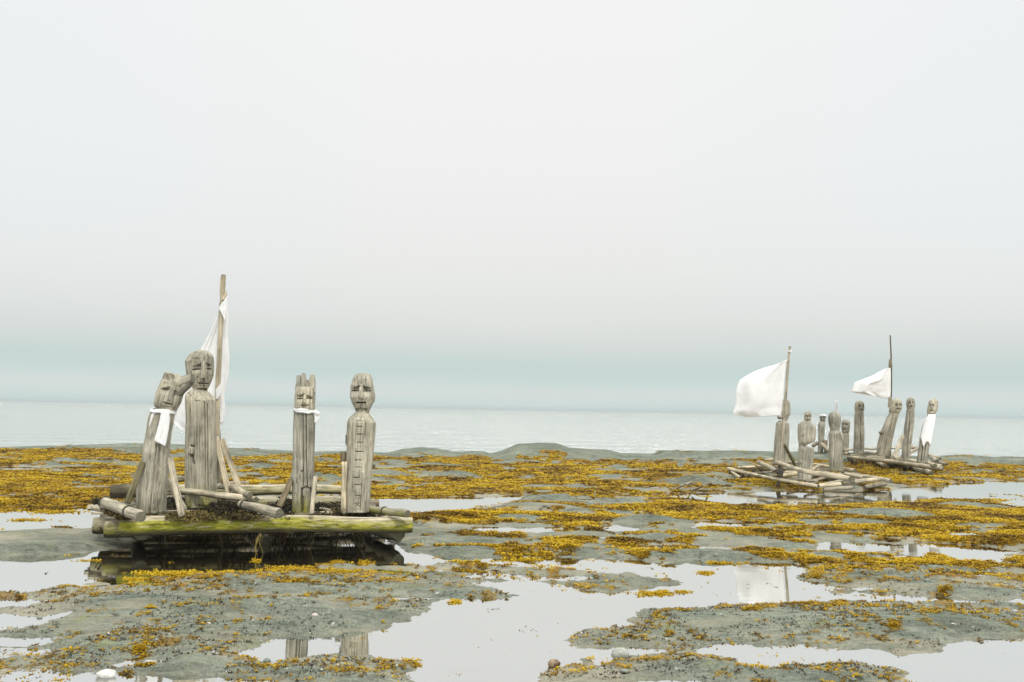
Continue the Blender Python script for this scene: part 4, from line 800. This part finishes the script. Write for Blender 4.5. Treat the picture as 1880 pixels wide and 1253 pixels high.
def small_fig(label, vw, body, head, Y, bf=(), hf=(), nz_=None, mat=M_fig, dr=.85, yf=None, name='carved_figure', **k):
    zx = (body[-1][1]+body[-1][2])/2; f = thing(name, label, 'carved figure', fbase(vw, zx, body[-1][0], Y), gfig)
    carved('body', f, vw, body, Y, bf, dr=dr, res=.75, mat=mat, **k)
    h_ = None
    if head:
        h_ = carved('head', f, vw, head, Y, hf, dr=.95, res=.75, mat=mat, topdome=.25, rough=.06)
        if nz_:
            hw = (head[len(head)//2][2]-head[len(head)//2][1])/2/vw.k*Y/FPX; nose(h_, vw, nz_[0], nz_[1], Y, Y-hw*.93, .03, mat)
    return f, h_
def face(cx_, ey, my, w_, dp=.05):
    """closed eyes and mouth in traced units"""
    return [('socket', cx_-w_*.42, ey-w_*.28, w_*.28, w_*.7, dp*.8, -1), ('socket', cx_+w_*.42, ey-w_*.28, w_*.28, w_*.7, dp*.8, 1), ('line', cx_-w_*.62, ey, cx_-w_*.25, ey, w_*.07, dp*1.1), ('line', cx_+w_*.25, ey, cx_+w_*.62, ey, w_*.07, dp*1.1), ('line', cx_-w_*.35, my, cx_+w_*.35, my, w_*.09, dp)]
YF = 24.2
f, h = small_fig('grey carved figure standing close behind the flag mast, its face hidden', V6, [(640, 430, 480), (655, 412, 504), (750, 404, 503), (850, 397, 496), (950, 390, 488)], [(493, 452, 500), (510, 444, 511), (560, 440, 512), (590, 440, 510), (615, 450, 498), (642, 458, 486)], YF, bf=[('line', 455, 660, 440, 930, 8, .03), ('line', 480, 660, 470, 930, 4, .02)])
a = PP(V6, 428, 612, Y=24.1); log(h, PP(V6, 424, 612, Y=24.1), PP(V6, 452, 610, Y=24.1), .05, .06, M_fig, name='hand', rough=.2)
YF = 21.6
f, h = small_fig('carved figure on the middle raft with a deep notch cut across its waist', V6, [(640, 600, 650), (652, 585, 662), (672, 578, 690), (690, 574, 697), (760, 572, 691), (790, 574, 684), (800, 575, 655), (816, 575, 622), (826, 575, 645), (832, 574, 684), (850, 573, 683), (900, 570, 678), (960, 569, 672), (1060, 567, 664)],
    [(570, 628, 652), (580, 618, 660), (600, 612, 665), (625, 613, 663), (645, 622, 656), (662, 632, 648)], YF, bf=[('line', 632, 690, 628, 790, 4, .02), ('line', 600, 850, 598, 1040, 4, .015), ('pit', 590, 935, 16, 14, -.03), ('line', 650, 860, 645, 1020, 3, .015)], hf=face(640, 607, 634, 26, .04), nz_=((636, 643, 598), (633, 646, 624)))
log(f, PP(V6, 580, 660, Y=YF), PP(V6, 574, 780, Y=YF), .035, .03, M_fig, name='arm', rough=.15); log(f, PP(V6, 604, 735, Y=YF-.13), PP(V6, 604, 742, Y=YF-.24), .03, .02, M_fig, name='knot')
YF = 23.2
f, h = small_fig('carved figure seen from behind with a mossy round head on the middle raft', V6, [(700, 804, 862), (715, 798, 872), (730, 794, 886), (850, 793, 886), (1000, 795, 888)], [(574, 812, 850), (585, 798, 866), (610, 790, 874), (640, 790, 874), (680, 796, 868), (712, 804, 862)], YF, bf=[('line', 830, 740, 828, 980, 3, .02), ('line', 865, 740, 868, 980, 3, .02)], moss=.3)
log(f, PP(V6, 866, 722, Y=23.1), PP(V6, 882, 800, Y=23.1), .05, .03, M_fig, name='arm', rough=.4)
# figures and flag just beyond, on the shore ridge
YG = 32.6
small_fig('small far carved figure with a white cap and a stick brace at its feet', V6, [(645, 722, 760), (660, 714, 762), (750, 715, 757), (868, 710, 748)], [(594, 732, 762), (605, 725, 768), (635, 727, 766), (650, 732, 760)], YG, hf=face(746, 618, 637, 22, .05), nz_=((743, 749, 608), (740, 750, 628)))
f, h = small_fig('half hidden far carved figure, its face turned left beside the round head', V6, [(725, 890, 934), (740, 886, 937), (840, 884, 932), (870, 884, 930)], [(632, 895, 925), (645, 884, 938), (680, 880, 940), (710, 884, 936), (728, 890, 932)], 31.0, hf=face(905, 668, 700, 30, .05), nz_=((898, 906, 662), (894, 906, 690)))
capc = PP(V6, 746, 596, Y=YG)
o = band(None, V6, [(585, 728, 764), (610, 724, 769)], YG, .95, .012, 592, 604, 'white cloth cap on the small far figure', 'head_cloth', loc=capc)
fb = thing('driftwood_brace', 'two crossed grey sticks propping the small far figure', 'driftwood', PP(V6, 760, 860, Y=32.3), 'loose driftwood')
log(fb, PP(V6, 735, 805, Y=32.3), PP(V6, 795, 855, Y=32.0), .07, .06, M_grey, name='stick', nseg=10); log(fb, PP(V6, 762, 780, Y=32.5), PP(V6, 770, 865, Y=32.3), .08, .07, M_brown, name='stick', nseg=10); log(fb, PP(V6, 672, 822, Y=32.3), PP(V6, 712, 795, Y=32.3), .06, .06, M_brown, name='stick', nseg=10)
mf = thing('mast', 'far mast almost hidden behind the round-headed figure', 'mast', PP(V6, 838, 860, Y=32.9), 'masts of the rafts')
log(mf, PP(V6, 838, 862, Y=32.9), PP(V6, 842, 500, Y=32.9), .06, .04, M_grey, name='pole', nseg=10)
cloth('white_flag', 'narrow white flag whose tip shows above the round-headed figure', [(834, 500), (828, 570), (812, 640), (785, 740), (763, 860)], [(852, 488), (856, 570), (850, 640), (845, 740), (830, 864)], 32.75, folds=3, amp=.08, vw=V6, n=30, m=24, group='white flags on the masts', seed=31)
it = []
for _ in range(260):  # strands added to stand in for the black shade under this raft
    u = random.random(); a = PP(V8, 130+u*880, 690+u*165, z=.22-.12*u); a = a+np.array([0, random.uniform(0, 1.2), -.03]); it.append((a, random.uniform(.05, .16), random.gauss(.1, .1)))
strands(it, 'hanging_seaweed', 'dark seaweed added below the middle raft to deepen its shade')
# ================================================================== RAFT FAR RIGHT
rb = at_z(1640, 862, 0)
raft3 = thing('driftwood_raft', 'far pale log raft on golden weed carrying the four right-hand figures', 'raft', rb, 'driftwood rafts stranded on the tidal rocks')
R3 = [([(150, 1003), (500, 1035), (880, 1095)], [.45, .38, .25], 14, 19, {}), ([(125, 955), (250, 934), (700, 930)], [.62, .66, .6], 9, 8, {}), ([(275, 965), (370, 970)], [.5, .5], 12, 12, {}), ([(770, 985), (838, 1033)], [.52, .42], 15, 18, dict(wet=.15)), ([(740, 1030), (822, 1066)], [.42, .36], 14, 16, {}),
      ([(600, 1055), (794, 1127)], [.2, .14], 16, 20, dict(wet=.1)), ([(800, 1040), (915, 1052)], [.36, .34], 15, 14, {}), ([(380, 1040), (444, 1068)], [.28, .24], 12, 14, {}), ([(120, 970), (160, 978)], [.5, .5], 14, 12, {}), ([(460, 1003), (500, 975)], [.5, .55], 20, 16, {}), ([(645, 912), (720, 950)], [.62, .6], 9, 9, dict(wet=.2)),
      ([(760, 980), (860, 1010)], [.55, .5], 9, 12, dict(wet=.2)), ([(170, 985), (440, 1000)], [.4, .36], 10, 12, dict(wet=.4)), ([(500, 1010), (880, 1072)], [.36, .30], 14, 16, {}), ([(300, 1000), (700, 1030)], [.38, .34], 12, 14, dict(wet=.2)), ([(560, 915), (720, 945)], [.58, .58], 10, 9, {}), ([(160, 1010), (220, 1030)], [.3, .28], 10, 12, dict(wet=.3))]
for k_ in range(5):  # added filler logs, their dark tone painting shade between the deck logs
    u_ = k_/4; R3.append(([(160+u_*60, 1006-u_*22), (840+u_*40, 1078-u_*20)], [.30, .20], 13, 14, dict(wet=.5)))
for k_ in range(5):  # added cross logs, near black to act as shade underneath
    u_ = k_/4; R3.append(([(190+u_*560, 1022+u_*72), (250+u_*560, 985+u_*60)], [.20, .24], 14, 13, dict(wet=.85)))
for pl, zs, r0, r1, kw in R3:
    P_ = [PP(V7, p[0], p[1], z=z) for p, z in zip(pl, zs)]; log(raft3, None, None, rpx(r0/V7.k, P_[0]), rpx(r1/V7.k, P_[-1]), M_log, pts=P_, bend=.005, nseg=14, seg=20, **kw)
plank(raft3, PP(V7, 680, 942, z=.60), PP(V7, 515, 1018, z=.44), .10, .05, M_grey, name='brace'); plank(raft3, PP(V7, 572, 835, Y=26.9), PP(V7, 508, 1008, Y=26.2), .11, .05, M_log, name='brace')
plank(raft3, PP(V7, 160, 968, z=.5), PP(V7, 265, 980, z=.5), .12, .03, M_brown, face=(0, 0, 1))
for k in range(5): log(raft3, PP(V7, 210+k*95, 1015+k*12, z=.28), PP(V7, 200+k*95, 1040+k*12, z=.1), .05, .05, M_brown, name='post', wet=.4, nseg=10)
f, h = small_fig('upright carved figure at the left end of the far raft', V7, [(660, 210, 268), (672, 205, 272), (800, 202, 276), (900, 198, 275), (978, 196, 272)], [(572, 222, 262), (585, 212, 272), (620, 207, 277), (650, 210, 272), (664, 212, 268)], 28.6, hf=face(258, 612, 640, 34, .045), nz_=((254, 262, 600), (252, 264, 630)), bf=[('line', 250, 680, 248, 950, 4, .03)])
f, h = small_fig('carved figure bending far to the right beside the thin flag mast', V7, [(655, 475, 540), (670, 468, 542), (700, 452, 532), (760, 428, 514), (820, 404, 500), (860, 392, 492), (930, 378, 478), (992, 380, 470)], [(556, 510, 545), (570, 495, 562), (600, 484, 566), (630, 474, 562), (650, 472, 552), (662, 478, 545)], 28.0, hf=face(540, 602, 630, 36, .045), nz_=((536, 545, 590), (534, 547, 622)), bf=[('line', 500, 680, 430, 980, 4, .03)])
log(f, PP(V7, 410, 815, Y=27.9), PP(V7, 396, 812, Y=27.8), .05, .03, M_brown, name='knot')
f, h = small_fig('carved figure with a twisting narrow trunk, third along the far raft', V7, [(632, 606, 662), (645, 603, 661), (700, 598, 660), (750, 590, 656), (780, 585, 654), (830, 582, 646), (880, 575, 640), (910, 572, 636), (1012, 565, 625)], [(546, 620, 648), (558, 608, 660), (585, 603, 665), (615, 606, 663), (634, 610, 658)], 27.3, hf=face(640, 585, 612, 28, .045), nz_=((636, 644, 575), (634, 646, 604)), bf=[('line', 630, 660, 605, 1000, 4, .03)])
f, h = small_fig('carved figure wrapped in white cloth at the right end of the far raft', V7, [(665, 764, 818), (700, 752, 815), (780, 724, 800), (860, 706, 782), (900, 704, 776), (1042, 680, 758)], [(556, 792, 825), (570, 778, 838), (600, 771, 842), (640, 762, 835), (668, 764, 820)], 26.0, hf=face(795, 605, 645, 30, .045), nz_=((792, 802, 592), (789, 800, 632)), bf=[('line', 735, 870, 715, 1030, 6, .05), ('line', 752, 870, 735, 1030, 4, .04)])
band(None, V7, [(670, 766, 820), (700, 753, 816), (780, 725, 801), (870, 704, 781), (900, 702, 776)], 26.0, .9, .006, 672, 866, 'white cloth wrapped around the trunk of the rightmost figure', 'body_cloth', n=30)
fm = thing('mast', 'thin crooked pole carrying the far raft flag', 'mast', PP(V7, 478, 990, Y=28.2), 'masts of the rafts')
log(fm, None, None, .045, .018, M_brown, name='pole', pts=[PP(V7, 474, 995, Y=28.3), PP(V7, 484, 560, Y=28.3), PP(V7, 486, 330, Y=28.3), PP(V7, 484, 200, Y=28.3), PP(V7, 477, 66, Y=28.3)], bend=.003, nseg=10, rough=.15, wet=.2); log(fm, PP(V7, 478, 620, Y=28.2), PP(V7, 478, 540, Y=28.2), .08, .05, M_grey, name='splint', nseg=10); log(fm, PP(V7, 479, 315, Y=28.3), PP(V7, 480, 250, Y=28.3), .06, .04, M_brown, name='knot', nseg=10)
cloth('white_flag', 'white flag streaming left from the thin pole of the far raft', [(440, 322), (400, 342), (350, 372), (300, 392), (250, 410), (205, 428), (198, 450), (178, 500), (215, 508), (262, 515)], [(480, 318), (482, 360), (482, 420), (482, 480), (480, 530), (474, 557)], 28.25, folds=1.5, amp=.04, vw=V7, n=40, m=46, group='white flags on the masts', seed=41, billow=-.3, slant=-.3)
it = []
for _ in range(320):  # added strands that deepen the shadow below the far raft
    u = random.random(); a = PP(V7, 160+u*700, 1012+u*80, z=.36-.18*u); a = a+np.array([0, random.uniform(0, 1.6), -.03]); it.append((a, random.uniform(.08, .24), random.gauss(.1, .1)))
strands(it, 'hanging_seaweed', 'dark seaweed added below the far raft to deepen its shade')
# ================================================================== small things
def stone(px, py, wpx, hpx, mat, label, seed, sink=.25, name='stone', dp=.8, group='loose stones on the rocks'):
    p = at_z(px, py, 0); z = max(gz(p[0], p[1]), 0); p = at_z(px, py, z); r = wpx*p[1]/FPX/2; hh = hpx*p[1]/FPX
    nu, nv = 28, 16; V = []
    for i in range(nv+1):
        a = math.pi*i/nv
        for j in range(nu):
            b = 2*math.pi*j/nu; k = 1+.35*(float(fbm(np.array(math.cos(b)*math.sin(a)*1.1+seed), np.array(math.sin(b)*math.sin(a)*1.1+math.cos(a)), 3, seed))-.5)
            V.append((p[0]+r*k*math.sin(a)*math.cos(b), p[1]+r*dp*k*math.sin(a)*math.sin(b), z+hh*(.5-sink*.5)+hh*.62*k*math.cos(a)))
    o = mesh(name, V, gridfaces(nv+1, nu, True)[:, ::-1], mat, loc=(p[0], p[1], z)); tag(o, label, 'stone', group); return o
stone(195, 1243, 34, 13, M_stw, 'white stone lying on grey rock at the bottom left', 3)
stone(1138, 1208, 34, 18, M_sto, 'smooth rounded grey stone at the edge of the big pool', 5)
stone(1017, 1224, 23, 13, M_stb, 'small brown and white stone in the shallow water', 8)
stone(578, 1133, 12, 7, M_stp, 'small pinkish stone on the foreground rock dome', 12)
stone(1703, 1070, 13, 7, M_stg, 'small dark green stone on wet sand at right', 15)
stone(1566, 1250, 13, 6, M_stg, 'small dark stone by the bottom right pool edge', 18)
stone(1146, 1235, 16, 7, M_stg, 'dark grey stone on the rock below the smooth rounded stone', 21)
stone(383, 1148, 8, 5, M_stw, 'tiny white pebble on the left foreground rock', 25)
stone(490, 1216, 14, 7, M_stg, 'blue grey pebble by the small reflecting pool', 28)
stone(73, 1135, 10, 4, M_stg, 'dark pebble in the left foreground pool', 31)
def line(pl, r, name, label, cat, mat, group=None, parent=None, dz=.02):
    P_ = []
    for x, y in pl:
        p = at_z(x, y, 0); z = max(gz(p[0], p[1]), 0)+dz; P_.append(at_z(x, y, z))
    o = log(None, None, None, r, r, mat, name=name, pts=P_, bend=.001, nseg=8, seg=60, loc=P_[0]); tag(o, label, cat, group); return o
def specks(name, k, size, mat, tone, label, cat):
    n = k*3; P = np.array([at_z(random.uniform(-80, 1960), 1025+230*random.random(), 0) for _ in range(n)])
    z, sd_, _, _ = terrain(P[:, 0], P[:, 1]); cl = fbm(P[:, 0]*1.8, P[:, 1]*2.2, 3, 88)
    ok = (sd_ > .02) & (z > .004) & (cl > .44); P = P[ok][:k]; P[:, 2] = z[ok][:k]+.002
    o = fronds(name, P, rng.uniform(.6, 1.5, len(P))*size, np.full(len(P), tone), 4, mat, flat=.9); tag(o, label, cat)
specks('sea_snails', 5200, .013, M_dry, .1, 'tiny dark snails scattered over the foreground rocks', 'snails')
specks('shell_bits', 260, .014, M_stw, 0, 'tiny white broken shells scattered over the foreground rocks', 'shells')
line([(752, 951), (790, 948), (834, 943), (894, 934), (951, 924)], .009, 'mooring_rope', 'thin grey rope running from the near raft to the rocks', 'rope', M_rope)
line([(1270, 902), (1290, 893), (1312, 882), (1330, 876)], .02, 'driftwood_branch', 'thin brown branch lying left of the middle raft', 'driftwood', M_brown, 'loose driftwood')
line([(1240, 898), (1258, 890), (1272, 884)], .02, 'driftwood_branch', 'short grey stick on rock left of the middle raft', 'driftwood', M_grey, 'loose driftwood')
p = at_z(1092, 912, .1); o = log(None, p, p+np.array([0, 0, .12]), .012, .01, M_grey, name='driftwood_stake', loc=p); tag(o, 'tiny pale stake standing on the long rock beyond the rope', 'stake', 'loose driftwood')
for o in bpy.data.objects:
    if '_b' in o: del o['_b']
